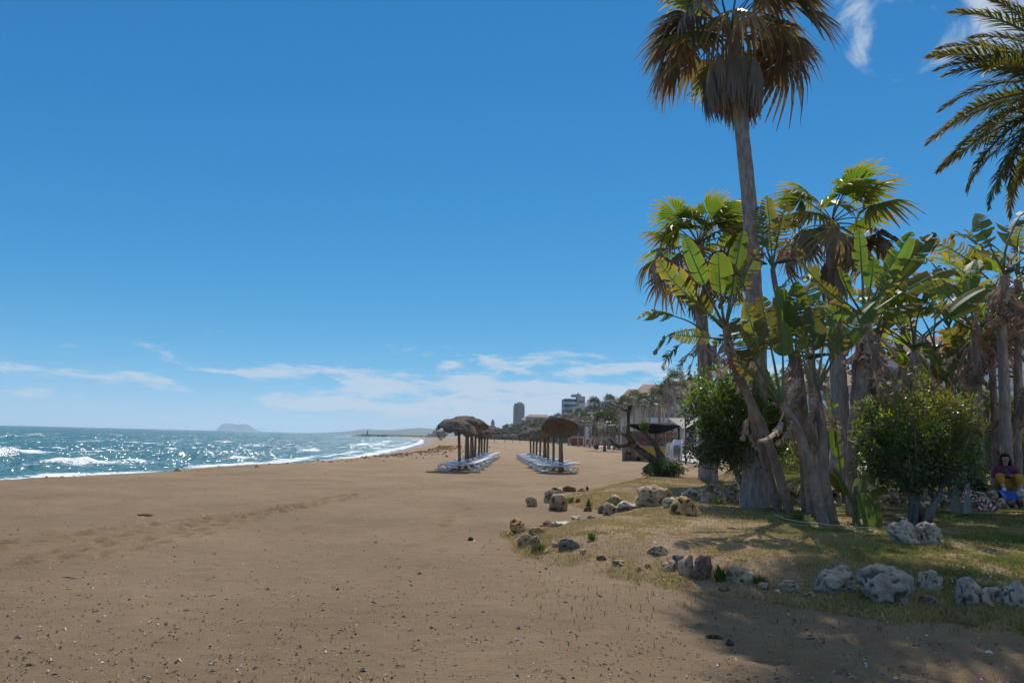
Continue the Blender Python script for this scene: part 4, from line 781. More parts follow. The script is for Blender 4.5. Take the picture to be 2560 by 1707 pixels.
paradise('thick shaggy bird-of-paradise with big yellow-green leaves spreading right', [(1035, 1400), (1040, 1230), (1058, 1040), (1078, 880), (1092, 740), (1095, 640)], 13.0, [.13, .115, .15, .19, .17, .12], [
  ((1085, 640), (798, 345), .35, .26, 'o', .75, .6, .4), ((1088, 640), (1068, 282), .5, .18, 'g', 1.3, .1, .1), ((1100, 640), (1385, 300), .35, .30, 'g', .85, .25, .15), ((1098, 640), (1290, 295), .42, .24, 'g', 1.0, .3, .3), ((1102, 650), (1474, 448), .30, .26, 'o', .8, .55, .35),
  ((1085, 650), (828, 482), .32, .20, 'o', .7, .6, .6), ((1105, 660), (1340, 590), .35, .24, 'o', .7, .5, .5), ((1095, 640), (1130, 400), .45, .26, 'g', 1.4, .2, .2), ((1090, 640), (990, 440), .45, .22, 'g', 1.0, .3, .2), ((1100, 650), (1230, 430), .45, .24, 'o', 1.1, .4, .3), ((1095, 650), (925, 620), .3, .24, 'g', .9, .3, .3), ((1095, 640), (1180, 560), .3, .22, 'g', 1.2, .4, .3),
  ((1110, 720), (1215, 830), .1, .22, 'd', .8, 1.0, .8), ((1080, 720), (1010, 860), .1, .2, 'd', .9, .7, .8), ((1100, 700), (1160, 900), .1, .2, 'd', 1.2, .5, .8), ((1090, 700), (1080, 900), .1, .22, 'd', 1.5, .3, .8), ((1100, 690), (1130, 870), .1, .22, 'd', 1.7, .3, .8)], 26, mat='dark_trunk', small=14)
strelitzia('bird-of-paradise with white flower above the round shrub', [(2452, 1240), (2448, 1080), (2442, 940), (2440, 830)], 17.5, [.16, .14, .13, .15],
  [(140, 66, 1.0, 'g'), (60, 62, 1.0, 'g'), (100, 78, .95, 'g'), (170, 30, .9, 'o'), (15, 35, .95, 'o'), (210, 40, .9, 'o'), (330, 45, .9, 'g')], 6, 33, small=14, flowers=1, mat='dark_trunk')
strelitzia('slender bird-of-paradise with ragged top at the right picture edge', [(2520, 1235), (2512, 1000), (2505, 830), (2512, 690)], 16.8, [.17, .15, .14, .14],
  [(85, 84, 1.15, 'o'), (40, 60, 1.0, 'o'), (5, 48, 1.0, 'o'), (120, 70, .9, 'g'), (345, 25, .9, 'g')], 8, 37, small=16, flowers=1, mat='dark_trunk')
strelitzia('bird-of-paradise between the shaggy one and the white-flowered one', [(2318, 1235), (2322, 1080), (2330, 960), (2338, 880)], 19.5, [.16, .14, .13, .14],
  [(140, 68, 1.0, 'o'), (70, 66, 1.0, 'g'), (20, 48, 1.0, 'o'), (190, 40, .95, 'o'), (100, 80, .9, 'g')], 7, 41, small=14, flowers=1, mat='dark_trunk')
strelitzia('low bird-of-paradise with broad dark leaves behind the round shrub', [(2390, 1230), (2392, 1120), (2394, 1040)], 18, [.13, .12, .12],
  [(130, 70, .95, 'g'), (60, 66, .95, 'g'), (95, 84, .9, 'g'), (180, 45, .8, 'o')], 5, 45, small=8)
strelitzia('bird-of-paradise directly behind the shaggy trunk', [(2232, 1232), (2238, 1090), (2250, 970), (2256, 900)], 20.5, [.15, .13, .13, .14],
  [(110, 72, 1.0, 'g'), (60, 60, 1.0, 'g'), (170, 44, 1.0, 'o'), (20, 40, 1.0, 'o'), (88, 84, .95, 'g')], 7, 49, small=14, flowers=1, mat='dark_trunk')
strelitzia('bird-of-paradise leaning left behind the seated woman', [(2488, 1236), (2530, 1100), (2556, 1010), (2580, 940)], 17.2, [.10, .09, .09, .1],
  [(30, 60, .9, 'g'), (120, 70, .9, 'g'), (75, 80, .9, 'g')], 4, 53, small=6)
strelitzia('bird-of-paradise mostly outside the right edge of the picture', [(2790, 1330), (2786, 1100), (2780, 850), (2775, 560)], 12.2, [.16, .14, .14, .14],
  [(150, 72, .9, 'g'), (60, 66, 1.1, 'g'), (10, 40, 1.0, 'o')], 3, 57, small=10)
strelitzia('short bird-of-paradise left of the shorter fan palm crown', [(1788, 1222), (1776, 1050), (1766, 900), (1762, 830)], 22.5, [.12, .10, .10, .11],
  [(170, 45, .95, 'o'), (140, 70, .9, 'g'), (190, 10, .95, 'o'), (175, -15, .8, 'o'), (60, 66, .9, 'g')], 4, 61, small=8, mat='dark_trunk')
strelitzia('bird-of-paradise deep behind the middle stems', [(2040, 1215), (2036, 1080), (2028, 960), (2022, 880)], 24, [.18, .16, .15, .16],
  [(140, 66, 1.3, 'o'), (60, 62, 1.3, 'g'), (100, 80, 1.3, 'g'), (15, 40, 1.2, 'o'), (190, 35, 1.2, 'o')], 6, 71, small=8, mat='dark_trunk', leaf_sc=1.15)
strelitzia('bird-of-paradise deep behind the round shrub, left of the villa', [(2285, 1210), (2282, 1060), (2288, 930), (2290, 860)], 27, [.2, .17, .16, .17],
  [(140, 66, 1.3, 'o'), (60, 62, 1.3, 'g'), (100, 80, 1.3, 'g'), (15, 40, 1.2, 'o'), (190, 35, 1.2, 'o'), (320, 50, 1.1, 'g')], 8, 75, small=10, mat='dark_trunk', leaf_sc=1.2)
strelitzia('bird-of-paradise deep behind the white-flowered one', [(2412, 1210), (2410, 1050), (2404, 900), (2400, 800)], 25, [.2, .17, .16, .17],
  [(140, 66, 1.3, 'o'), (60, 62, 1.3, 'g'), (100, 80, 1.3, 'g'), (15, 40, 1.2, 'o'), (190, 35, 1.2, 'o'), (230, 50, 1.1, 'g')], 9, 79, small=12, mat='dark_trunk', leaf_sc=1.2)
strelitzia('bird-of-paradise deep at the right edge before the white house', [(2552, 1210), (2548, 1050), (2542, 900), (2540, 780)], 23, [.2, .17, .16, .17],
  [(140, 66, 1.3, 'o'), (60, 62, 1.3, 'g'), (100, 80, 1.3, 'g'), (15, 40, 1.2, 'o'), (190, 35, 1.2, 'o'), (230, 50, 1.1, 'g')], 9, 83, small=12, mat='dark_trunk', leaf_sc=1.2)
for q, (px, pt, Y, lab) in enumerate(((2195, 800, 18.5, 'thin-stemmed bird-of-paradise just right of the shaggy one'), (2285, 820, 17.2, 'thin-stemmed bird-of-paradise rising over the round shrub'), (2372, 760, 20.5, 'thin-stemmed bird-of-paradise with brown skirt over the round shrub'), (2425, 880, 19.2, 'short bird-of-paradise with brown skirt right of the round shrub'), (2482, 720, 19.0, 'bird-of-paradise with brown skirt left of the picture-edge stems'), (2546, 640, 18.2, 'high bird-of-paradise with brown skirt at the picture edge'))):
    rq = random.Random(q+900); strelitzia(lab, [(px+rq.uniform(-12, 12), 1236), (px+rq.uniform(-8, 8), 1080), (px+rq.uniform(-6, 6), (1080+pt)/2), (px, pt+60)], Y, [.13, .11, .11, .12],
      [(rq.uniform(0, 360), rq.uniform(48, 82), rq.uniform(.7, .95), rq.choice('ogo')) for w in range(7)], 7, 300+q*7, small=14, mat='dark_trunk', flowers=1 if q % 2 else 0)
def young_plant():
    p = gpt(2140, 1308); root = empty('young_bird_of_paradise', p); tag(root, 'young bird-of-paradise with one big folded leaf drooping to the turf', 'plant')
    mb = MB(); mb.tube([(0, 0, -.05), (.01, 0, .3), (.0, -.05, .62)], [.07, .05, .035], 8); mb.build('trunk', PM['pad_stalk'], root)
    big = pad_mesh(300, stalk=.12, L_=.78, W=.34, tear=.0, droop=.35, fold=-.5, sbend=0, strips=16); put(root, 'leaf', big, Vector((0, -.05, .62)), R(-88), R(-58), 1.0, 0.0)
    tall = pad_mesh(301, stalk=.45, L_=1.35, W=.21, tear=.35, droop=.1, fold=.2, sbend=0, strips=18); put(root, 'leaf', tall, Vector((-.05, .3, .3)), R(120), R(86), 1.15, .3)
    for az, el, s, q in ((128, 62, .55, 302), (40, 58, .6, 303), (15, 40, .5, 304), (150, 75, .5, 305)):
        put(root, 'leaf', pad_mesh(q, stalk=.3, L_=.7, W=.22, tear=.05, droop=.3, fold=.6, sbend=.05, strips=12), Vector((0, 0, .25)), R(az), R(el), s*1.5, 0)
young_plant()
# ================================================================ SHRUBS, WEEDS, DEAD TREE
def leaf_cloud(clumps, per, size, seed, mat, name='leaves', up=.35):
    """rosettes of small folded leaves around the clump centres; numpy, one mesh"""
    rg = np.random.default_rng(seed); C = np.repeat(np.array([c[:3] for c in clumps]), per, 0); Rd = np.repeat(np.array([c[3] for c in clumps]), per); k = len(C)
    d = rg.normal(0, 1, (k, 3)); d[:, 2] += up; d /= np.linalg.norm(d, axis=1)[:, None]
    P = C+d*(Rd*rg.uniform(.25, 1.0, k)**.6)[:, None]; ax = d+rg.normal(0, .55, (k, 3)); ax /= np.linalg.norm(ax, axis=1)[:, None]
    s = np.cross(ax, rg.normal(0, 1, (k, 3))); s /= np.linalg.norm(s, axis=1)[:, None]; n = np.cross(ax, s)
    ln = (size*rg.uniform(.7, 1.25, k))[:, None]; w = ln*.19
    V = np.stack([P, P+ax*ln*.55+s*w+n*w*.5, P+ax*ln, P+ax*ln*.55-s*w+n*w*.5], 1).reshape(-1, 3); I = np.arange(k)*4
    F = np.concatenate([np.stack([I, I+1, I+2], -1), np.stack([I, I+2, I+3], -1)]); rnd = np.repeat(np.repeat(rg.random(len(clumps)), per)*.6+rg.random(k)*.4, 4)
    return mesh_np(name, V, F, mat, {'rnd': rnd, 'tip': np.tile([0, .5, 1, .5], k)}, smooth=False)
def shrub(name, label, base, shape, nclump, per, leaf, mats, seed, stems=6, clump=.2, group=None, cat='shrub', shell=.55, twig=1.0):
    """shape: list of ellipsoids (cx,cy,cz,rx,ry,rz) relative to base"""
    r = random.Random(seed); root = empty(name, base); tag(root, label, cat, group); cl = []
    vol = [e[3]*e[4]*e[5] for e in shape]
    while len(cl) < nclump:
        e = r.choices(shape, vol)[0]; d = Vector((r.gauss(0, 1), r.gauss(0, 1), r.gauss(0, 1))).normalized(); q = (r.random()*(1-shell**3)+shell**3)**(1/3)
        q *= 1+.18*noise.noise(d*2.3+Vector((seed, 0, 0)))+.08*r.gauss(0, 1); p = Vector((e[0]+d.x*e[3]*q, e[1]+d.y*e[4]*q, e[2]+d.z*e[5]*q))
        if p.z > .12: cl.append((p.x, p.y, p.z, clump*r.uniform(.6, 1.25)))
    tb = MB(); tops = sorted(r.sample(cl, min(len(cl), stems*7)), key=lambda c: c[0])
    for s_ in range(stems):
        grp = tops[s_*7:(s_+1)*7]
        if not grp: continue
        a = 2*math.pi*s_/stems; b0 = Vector((math.cos(a)*.13, math.sin(a)*.10, -.06)); mx = sum((Vector(c[:3]) for c in grp), Vector())/len(grp); m1 = b0.lerp(mx, .38)+Vector((r.uniform(-.1, .1), r.uniform(-.1, .1), .05)); m2 = b0.lerp(mx, .7)+Vector((r.uniform(-.08, .08), 0, 0))
        tb.tube([b0, b0.lerp(m1, .5)+Vector((r.uniform(-.05, .05), 0, .03)), m1, m2], [.062*twig, .05*twig, .038*twig, .022*twig], 7, rn=.2)
        for c in grp: 
            e = Vector(c[:3]); tb.tube([m1.lerp(m2, r.uniform(.1, 1)), m1.lerp(e, .6)+Vector((r.uniform(-.06, .06), r.uniform(-.06, .06), -.03)), e], [.02*twig, .013*twig, .006*twig], 5)
    tb.build('branches', PM['bark'], root, smooth=True)
    cl.sort(key=lambda c: c[2]+.25*r.gauss(0, 1)+.25*c[0])  # low to high: the order of mats paints a sunlit top into leaf colours
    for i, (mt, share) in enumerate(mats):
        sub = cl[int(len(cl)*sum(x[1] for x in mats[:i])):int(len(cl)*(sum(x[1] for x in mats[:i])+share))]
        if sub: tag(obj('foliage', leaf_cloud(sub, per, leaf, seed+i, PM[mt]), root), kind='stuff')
    return root
pb = gpt(1874, 1266); pb.z -= .02
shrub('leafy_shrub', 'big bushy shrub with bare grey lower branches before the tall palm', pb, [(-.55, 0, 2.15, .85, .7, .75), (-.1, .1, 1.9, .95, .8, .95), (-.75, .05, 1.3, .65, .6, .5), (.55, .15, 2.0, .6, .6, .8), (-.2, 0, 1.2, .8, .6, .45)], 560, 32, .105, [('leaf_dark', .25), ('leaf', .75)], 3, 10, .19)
pr = gpt(2298, 1308)
shrub('round_shrub', 'rounded shrub with top leaves coloured sunlit yellow at the right', pr, [(.05, 0, 1.5, 1.04, .85, .88), (.2, 0, .95, .85, .75, .55), (-.3, 0, 1.1, .75, .65, .55), (.45, 0, 1.75, .6, .6, .6)], 430, 32, .09, [('leaf_dark', .35), ('leaf', .35), ('leaf_yellow', .30)], 5, 7, .16, shell=.4)
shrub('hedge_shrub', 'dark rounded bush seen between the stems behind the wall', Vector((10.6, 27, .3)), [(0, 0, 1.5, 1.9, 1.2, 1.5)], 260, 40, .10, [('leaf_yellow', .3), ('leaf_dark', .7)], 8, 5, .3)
shrub('hedge_shrub', 'dark bush right of the round shrub behind the wall', Vector((15.5, 23.5, .5)), [(0, 0, 1.2, 1.6, 1.2, 1.2)], 220, 40, .10, [('leaf_dark', 1.0)], 12, 5, .3)
shrub('hedge_shrub', 'dark hedge bush low behind the shaggy trunk', Vector((13.0, 29, .3)), [(0, 0, 1.3, 2.0, 1.2, 1.3)], 240, 40, .10, [('leaf_dark', 1.0)], 14, 5, .3)
shrub('hedge_shrub', 'dark bush behind the seated woman', Vector((14.4, 18.6, .55)), [(0, 0, .9, 1.1, .6, .9)], 160, 40, .09, [('leaf_dark', .6), ('leaf', .4)], 16, 5, .25)
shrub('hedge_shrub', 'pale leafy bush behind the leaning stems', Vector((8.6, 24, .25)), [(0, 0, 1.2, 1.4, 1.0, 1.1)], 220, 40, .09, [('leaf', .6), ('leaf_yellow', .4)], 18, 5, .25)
for q, (px, Y, w_, h_, lab) in enumerate(((1905, 30, 2.4, 2.2, 'dark bush far behind the bushy shrub'), (2060, 33, 2.6, 2.6, 'dark bush far behind the middle stems'), (2200, 34, 3.0, 3.6, 'tall dark bush far behind the shaggy trunk'), (2340, 31, 2.8, 3.4, 'tall dark bush far behind the round shrub'), (2460, 30, 2.6, 3.8, 'tall dark bush before the white house'), (2570, 28, 2.6, 3.4, 'tall dark bush at the right picture edge'))):
    p_ = at(px, 1190, Y); shrub('hedge_shrub', lab, Vector((p_.x, Y, .15)), [(0, 0, h_*.55, w_*.5, 1.2, h_*.5)], 260, 40, .15, [('leaf_dark', .6), ('leaf', .4)], 200+q, 4, .34)
# small weeds and tufts: (foot pixel, width px, height px, label)
for i, (px, py, w, h, lab) in enumerate([
  (1425, 1258, 36, 24, 'green weed growing between the rocks of the pile'), (1468, 1226, 12, 16, 'small sprig above the rock pile'), (1472, 1272, 22, 34, 'lone upright weed on bare sand'),
  (1700, 1250, 26, 20, 'weed beside the smooth pale rock'), (1630, 1240, 20, 14, 'weed at the top left of the biggest boulder'), (1545, 1248, 26, 14, 'weed on the sandy upper slope'),
  (1800, 1470, 46, 52, 'fresh green tuft between the brown boulder and the pitted rock'), (1350, 1384, 44, 30, 'dry tuft against the upright stone at the bank tip'), (1830, 1405, 50, 26, 'green weed on the dry front turf'),
  (1480, 1382, 34, 22, 'weed above the smooth dark grey rock'), (1405, 1372, 30, 20, 'pale weed near the bank tip'), (1900, 1480, 60, 24, 'low weeds right of the rough pitted rock'), (1600, 1290, 40, 12, 'low green weed in the upper turf'),
  (1795, 1262, 60, 26, 'green weeds at the left of the bushy shrub foot'), (2000, 1300, 70, 24, 'green weeds at the foot of the leaning stems')]):
    p = gpt(px, py); k = px_m(p.y); r = random.Random(i+60); root = empty('weed', p); tag(root, lab, 'weed', 'weeds on the bank'); mb = MB(); W, H = w*k/2, h*k
    for q in range(90):
        a = r.uniform(0, 6.28); d = Vector((math.cos(a), math.sin(a)*.7, 0)); rr = W*r.random()**.6; b0 = d*rr*.55; ht = H*r.uniform(.35, 1)*(1-.35*rr/W); tp = d*rr+Vector((r.uniform(-.02, .02), r.uniform(-.02, .02), ht)); S = Vector((-d.y, d.x, .1))*r.uniform(.004, .012)
        mid = b0.lerp(tp, .6)+Vector((0, 0, ht*.12)); mb.add([b0-S*.4, b0+S*.4, mid+S, mid-S, tp], [(0, 1, 2, 3), (3, 2, 4)], 0, 0, r.random())
    tag(mb.build('blades', PM['weed'], root), kind='stuff')
# ---- dead pruned tree
def dead_tree():
    Y = 26.5; C = lambda x, y: at(1060+x/3.36, 860+y/3.36, Y); b = C(2000, 1165); b.z = gz(b.x, b.y)-.05; root = empty('dead_tree', b); tag(root, 'gnarled dead tree with cut-back limbs on the bank', 'tree')
    def limb(name, pts, rad, seed, n=10):
        P = [C(x, y)-b for x, y in pts]
        for i, p in enumerate(P): p.y += .10*math.sin(i*1.9+seed)
        if name == 'trunk': P[0] = Vector((0, 0, 0))
        obj(name, trunk_mesh(name, P, [q*Y/FPX/3.36 for q in rad], PM['deadbark'], n, .07, 26, .30, seed), root)
    limb('trunk', [(2000, 1165), (2003, 1090), (2010, 1020), (1992, 960), (1975, 900)], [62, 50, 48, 36, 26], 1, 12)
    limb('limb', [(2000, 1030), (1940, 985), (1850, 915), (1770, 840), (1716, 775), (1708, 752)], [40, 34, 32, 30, 26, 20], 2)
    limb('limb', [(1712, 772), (1712, 690), (1720, 600), (1728, 545), (1726, 518)], [17, 14, 14, 16, 20], 3)
    limb('limb', [(1728, 560), (1700, 556), (1672, 542), (1655, 534)], [12, 12, 9, 5], 4)
    limb('limb', [(1790, 850), (1720, 845), (1650, 858), (1600, 840), (1556, 790)], [22, 18, 17, 15, 7], 5)
    limb('limb', [(1716, 790), (1685, 765), (1652, 745)], [14, 10, 5], 6)
    limb('limb', [(1985, 960), (1962, 880), (1925, 815), (1880, 765), (1850, 705), (1842, 690)], [26, 24, 22, 19, 13, 7], 7)
    limb('limb', [(1945, 850), (1965, 815), (1990, 790)], [14, 9, 4], 8)
    h = C(1845, 690)-b; cl = [(h.x+random.Random(i).uniform(-.1, .1), h.y, h.z+random.Random(i+9).uniform(-.1, .18), .1) for i in range(7)]; tag(obj('sprout', leaf_cloud(cl, 26, .09, 4, PM['weed']), root), kind='stuff')
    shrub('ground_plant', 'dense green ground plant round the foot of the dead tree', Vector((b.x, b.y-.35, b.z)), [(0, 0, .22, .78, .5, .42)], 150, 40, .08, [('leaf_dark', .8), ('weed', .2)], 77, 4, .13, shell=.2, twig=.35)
dead_tree()
# ================================================================ BEACH FURNITURE
BM_ = dict(
 thatch=pmat('thatch', [(.13, .105, .085), (.23, .19, .155), (.32, .27, .22)], scale=9, rough=.95, bump=1.0, bscale=30, stretch=(1, 1, 3), trans=.22, spec=.05, detail=8, var=.15, dist=.05),
 wood=pmat('parasol_wood', [(.13, .095, .07), (.23, .175, .13), (.30, .235, .18)], scale=5, rough=.9, bump=.5, bscale=30, stretch=(4, 4, .5), spec=.1, var=.15),
 plastic=pmat('white_plastic', [(.66, .67, .69), (.76, .77, .78)], scale=2, rough=.38, spec=.5, var=.08),
 reed=pmat('reed', [(.22, .13, .075), (.36, .23, .14), (.46, .32, .21)], scale=12, rough=.85, stretch=(6, 6, .4), trans=.2, spec=.1, var=.15),
 reed_pale=pmat('reed_pale', [(.24, .185, .135), (.38, .30, .23)], scale=12, rough=.85, stretch=(6, 6, .4), spec=.1),
 yellow=pmat('yellow_paint', [(.62, .36, .02), (.72, .44, .03)], scale=2, rough=.5),
 black_fabric=pmat('black_fabric', [(.008, .009, .011), (.016, .017, .02)], scale=2, rough=1.0, spec=.05),
 white_fabric=pmat('white_fabric', [(.62, .58, .52), (.74, .70, .63)], scale=1, rough=.8, trans=.25),
 white_paint=pmat('white_paint', [(.66, .67, .68), (.78, .79, .80)], scale=2, rough=.6),
 grey_panel=pmat('grey_panel', [(.42, .41, .39), (.54, .52, .50)], scale=2, rough=.7),
 dark_metal=pmat('dark_metal', [(.03, .028, .028), (.06, .055, .05)], scale=4, rough=.5),
 rust_pole=pmat('brown_pole', [(.10, .06, .04), (.15, .10, .07)], scale=4, rough=.6),
 red=pmat('red_plastic', [(.55, .03, .06), (.65, .05, .08)], scale=4, rough=.4),
 hut=pmat('hut_wall', [(.22, .075, .055), (.30, .11, .08)], scale=3, rough=.85, stretch=(4, 4, .5)),
 hut_roof=pmat('hut_roof', [(.40, .22, .16), (.50, .30, .23)], scale=2, rough=.85),
 blue=pmat('blue_paint', [(.02, .12, .40), (.03, .17, .52)], scale=3, rough=.45),
 orange=pmat('orange_render', [(.62, .29, .06), (.70, .36, .09)], scale=2, rough=.85),
 stone_kerb=pmat('paving', [(.44, .40, .36), (.54, .50, .45), (.60, .56, .51)], scale=.8, rough=.9, bump=.2, bscale=8, detail=7),
 glass=pmat('bar_glass', [(.05, .07, .08), (.10, .13, .14)], scale=2, rough=.2, spec=.6),
)
# ---- promenade paving
def promenade():
    poly = [(13.2, 47.5), (17, 43), (24, 38), (34, 34), (160, 30), (400, 400), (300, 800), (60, 800), (22, 500), (17, 300), (21, 180), (20, 120), (15.5, 75)]
    mb = MB(); mb.prism(poly, -.4, .14); tag(mb.build('promenade', BM_['stone_kerb']), 'pale paved promenade behind the beach', kind='structure')
promenade()
# ---- thatched parasols
def canopy_mesh(seed, rad=.95, hgt=.36, rag=.10, sag=.10):
    r = random.Random(seed); n, k = 40, 9; vs = []; mb = MB(); of = Vector((seed*3.1, 1, 2))
    for layer in (0, 1):
        vs = []
        for i in range(k):
            t = i/(k-1)
            for j in range(n):
                a = 2*math.pi*j/n; nz_ = noise.noise(Vector((math.cos(a)*2.2*t, math.sin(a)*2.2*t, seed)))+.5*noise.noise(Vector((math.cos(a)*6*t, math.sin(a)*6*t, seed+4)))
                rr = rad*t*(1+rag*noise.noise(Vector((math.cos(a)*1.6, math.sin(a)*1.6, seed+9)))*(t > .5)); z = hgt*(1-t**1.25)-sag*max(0, t-.75)*4*(.4+.6*abs(math.sin(a*3+seed)))+nz_*.12*min(1, t*2)+(.035 if layer == 0 else -.05)
                if layer == 0: z += .03*noise.noise(Vector((math.cos(a)*14*t, math.sin(a)*14*t, seed+2)))
                vs.append((math.cos(a)*rr, math.sin(a)*rr, z))
        fs = [(i*n+j, i*n+(j+1) % n, (i+1)*n+(j+1) % n, (i+1)*n+j) for i in range(k-1) for j in range(n)]
        if layer: fs = [f[::-1] for f in fs]
        mb.add(vs, fs)
        rim = vs[-n:]
        if layer == 0: top = rim
        else:
            b = len(mb.v); mb.add(top+rim, [(j, (j+1) % n, n+(j+1) % n, n+j) for j in range(n)])
    for q in range(150):                  # straw ends along the rim
        a = r.uniform(0, 6.283); j = int(a/6.283*n) % n; p = Vector(top[j]); d = Vector((math.cos(a)*.5, math.sin(a)*.5, -1)).normalized()*r.uniform(.04, .16); S = Vector((-math.sin(a), math.cos(a), 0))*r.uniform(.008, .02)
        mb.add([p-S, p+S, p+d+S*.3, p+d-S*.3], [(0, 1, 2, 3)])
    return mb.mesh('canopy', [BM_['thatch']])
CAN = [canopy_mesh(1, hgt=.26, rag=.10, sag=.03), canopy_mesh(2, rag=.28, sag=.24, hgt=.34), canopy_mesh(3, hgt=.28, rag=.3, sag=.16), canopy_mesh(4, hgt=.28, rag=.24, sag=.14), canopy_mesh(5, rag=.34, sag=.26, hgt=.38)]
def rib_mesh():
    mb = MB()
    for j in range(8):
        a = 2*math.pi*j/8; mb.tube([(0, 0, .24), (math.cos(a)*.5, math.sin(a)*.5, .13), (math.cos(a)*.88, math.sin(a)*.88, -.06)], [.018, .015, .012], 5)
    return mb.mesh('ribs', [BM_['wood']])
RIBS = rib_mesh()
def parasol(label, p, can, post_h, lean, tilt, group, two=False, sc=1.0):
    root = empty('thatched_parasol', p); tag(root, label, 'parasol', group); top = Vector((lean[0], lean[1], post_h))
    mb = MB(); mb.tube([(0, 0, -.2), top*.5, top+Vector((0, 0, .18))], [.075, .07, .062], 9, rn=.05); mb.build('post', BM_['wood'], root, smooth=True)
    if two: mb = MB(); mb.tube([(.16, .10, -.2), top*.98+Vector((.03, 0, 0))], [.06, .05], 8); mb.build('brace_post', BM_['wood'], root, smooth=True)
    c = obj('canopy', CAN[can], root, top, (tilt[0], tilt[1], can*1.3)); c.scale = (sc,)*3; obj('ribs', RIBS, c)
    return root
def lounger_proto():
    root = empty('sun_lounger', (0, 0, 0)); W = .33
    for s in (-1, 1):
        y = s*W
        def loop(name, pts, rad=.026): mb = MB(); mb.tube([(x, y, z) for x, z in pts], rad, 7, flat=1.0); mb.build(name, BM_['plastic'], root, smooth=True)
        loop('side_rail', [(-.96, .31), (-.5, .30), (0, .30), (.2, .30)], .03)
        loop('foot_leg', [(-.9, .32), (-1.0, .27), (-1.02, .17), (-.95, .07), (-.78, .03), (-.6, .035), (-.5, .07)])
        loop('cross_leg', [(-.55, .03), (-.4, .16), (-.18, .34), (0, .44), (.12, .44), (.26, .34), (.44, .14), (.54, .03)], .028)
        loop('head_leg', [(.54, .035), (.7, .03), (.84, .06), (.9, .14), (.86, .22), (.72, .27)])
        loop('back_rail', [(.16, .30), (.5, .36), (.98, .47)], .028)
    mb = MB()
    for i in range(15): mb.box((-.90+i*.072, 0, .315), (.058, W*2, .018))
    mb.build('seat_deck', BM_['plastic'], root)
    mb = MB()
    for i in range(10): t = i/9; mb.box((.20+t*.76, 0, .325+t*.145), (.062, W*2, .018))
    mb.build('backrest', BM_['plastic'], root); return root
LP = lounger_proto(); lfirst = [True]
def lounger(label, p, rz, group):
    o = LP if lfirst[0] else copy_tree(LP); lfirst[0] = False; o.location = p; o.rotation_euler = (0, 0, rz); tag(o, label, 'sun lounger', group); return o
rr = random.Random(12)
for i in range(8):
    t = i/7; x, y = lerp(-2.28, -1.72, t), lerp(32.4, 53.5, t)
    lab = 'ragged thatched parasol with torn netting, nearest of the row by the sea' if i == 0 else f'{ORD[i]} thatched parasol from the near end of the row by the sea'
    u = parasol(lab, Vector((x, y, gz(x, y))), (1, 2, 4, 3, 2, 1, 3, 4)[i], 2.02+.08*math.sin(i*2.1)+(.22 if i in (1, 2) else 0), ((-.13 if i == 0 else rr.uniform(-.05, .05)), rr.uniform(-.05, .05)), ((.16, .10) if i == 0 else (rr.uniform(.0, .2), rr.uniform(-.12, .16))), 'thatched parasols on the beach', i in (1, 2), 1.08)
    if i == 0:
        mb = MB()                         # loose netting hanging at the seaward rim
        for q in range(9):
            pts = [(-.95+s*.13+.02*math.sin(q+s), -.45+.02*q, -.10-.065*q*(1-.10*s)-.02*math.sin(s*1.3)) for s in range(8-q//2)]; mb.tube(pts, .011, 3)
        mb.tube([(-1.0, -.5, .0), (-.98, -.42, -.25), (-.86, -.34, -.48), (-.72, -.32, -.62)], .02, 4); mb.build('netting', BM_['thatch'], u, loc=(-.13, 0, 2.0))
    for s in (0, 1):
        px_ = x+.05+rr.uniform(-.08, .08); py_ = y-.75+s*1.45; lounger(f'white sun lounger on the {"near" if s == 0 else "far"} side under the {ORD[i]} parasol by the sea' if i else f'white sun lounger on the {"near" if s == 0 else "far"} side under the ragged nearest parasol', Vector((px_, py_, gz(px_, py_))), rr.uniform(-.06, .06)+.03, 'sun loungers under the seaward parasols')
for i in range(8):
    t = i/7; x, y = lerp(2.48, 1.72, t), lerp(33.7, 55, t)
    lab = 'thatched parasol tipped back to show its underside, nearest of the inland row' if i == 0 else f'{ORD[i]} thatched parasol from the near end of the inland row'
    parasol(lab, Vector((x, y, gz(x, y))), (0, 3, 2, 4, 3, 1, 2, 3)[i], 2.12 if i == 0 else 1.98+.06*math.sin(i*1.7), ((0, .02) if i == 0 else (rr.uniform(-.08, .03), rr.uniform(-.05, .05))), ((-.46, .10) if i == 0 else (rr.uniform(-.05, .15), rr.uniform(-.18, .02))), 'thatched parasols on the beach', i in (0, 3), 1.0)
    for s in (0, 1):
        px_ = x-.15+rr.uniform(-.08, .08); py_ = y-.75+s*1.45; lounger(f'white sun lounger on the {"near" if s == 0 else "far"} side under the {ORD[i]} parasol of the inland row', Vector((px_, py_, gz(px_, py_))), rr.uniform(-.06, .06)-.02, 'sun loungers under the inland parasols')
for i, px in enumerate((1196, 1214, 1236, 1262, 1282, 1300, 1326, 1345)):   # distant parasols
    Y = 205+rr.uniform(-10, 25); p = at(px, 1100, Y); p.z = gz(p.x, p.y); parasol(f'tiny distant dark parasol, {ORD[i]} from the sea in the far row', p, i % 5, 2.1, (0, 0), (0, 0), 'far row of parasols', False, 1.7)
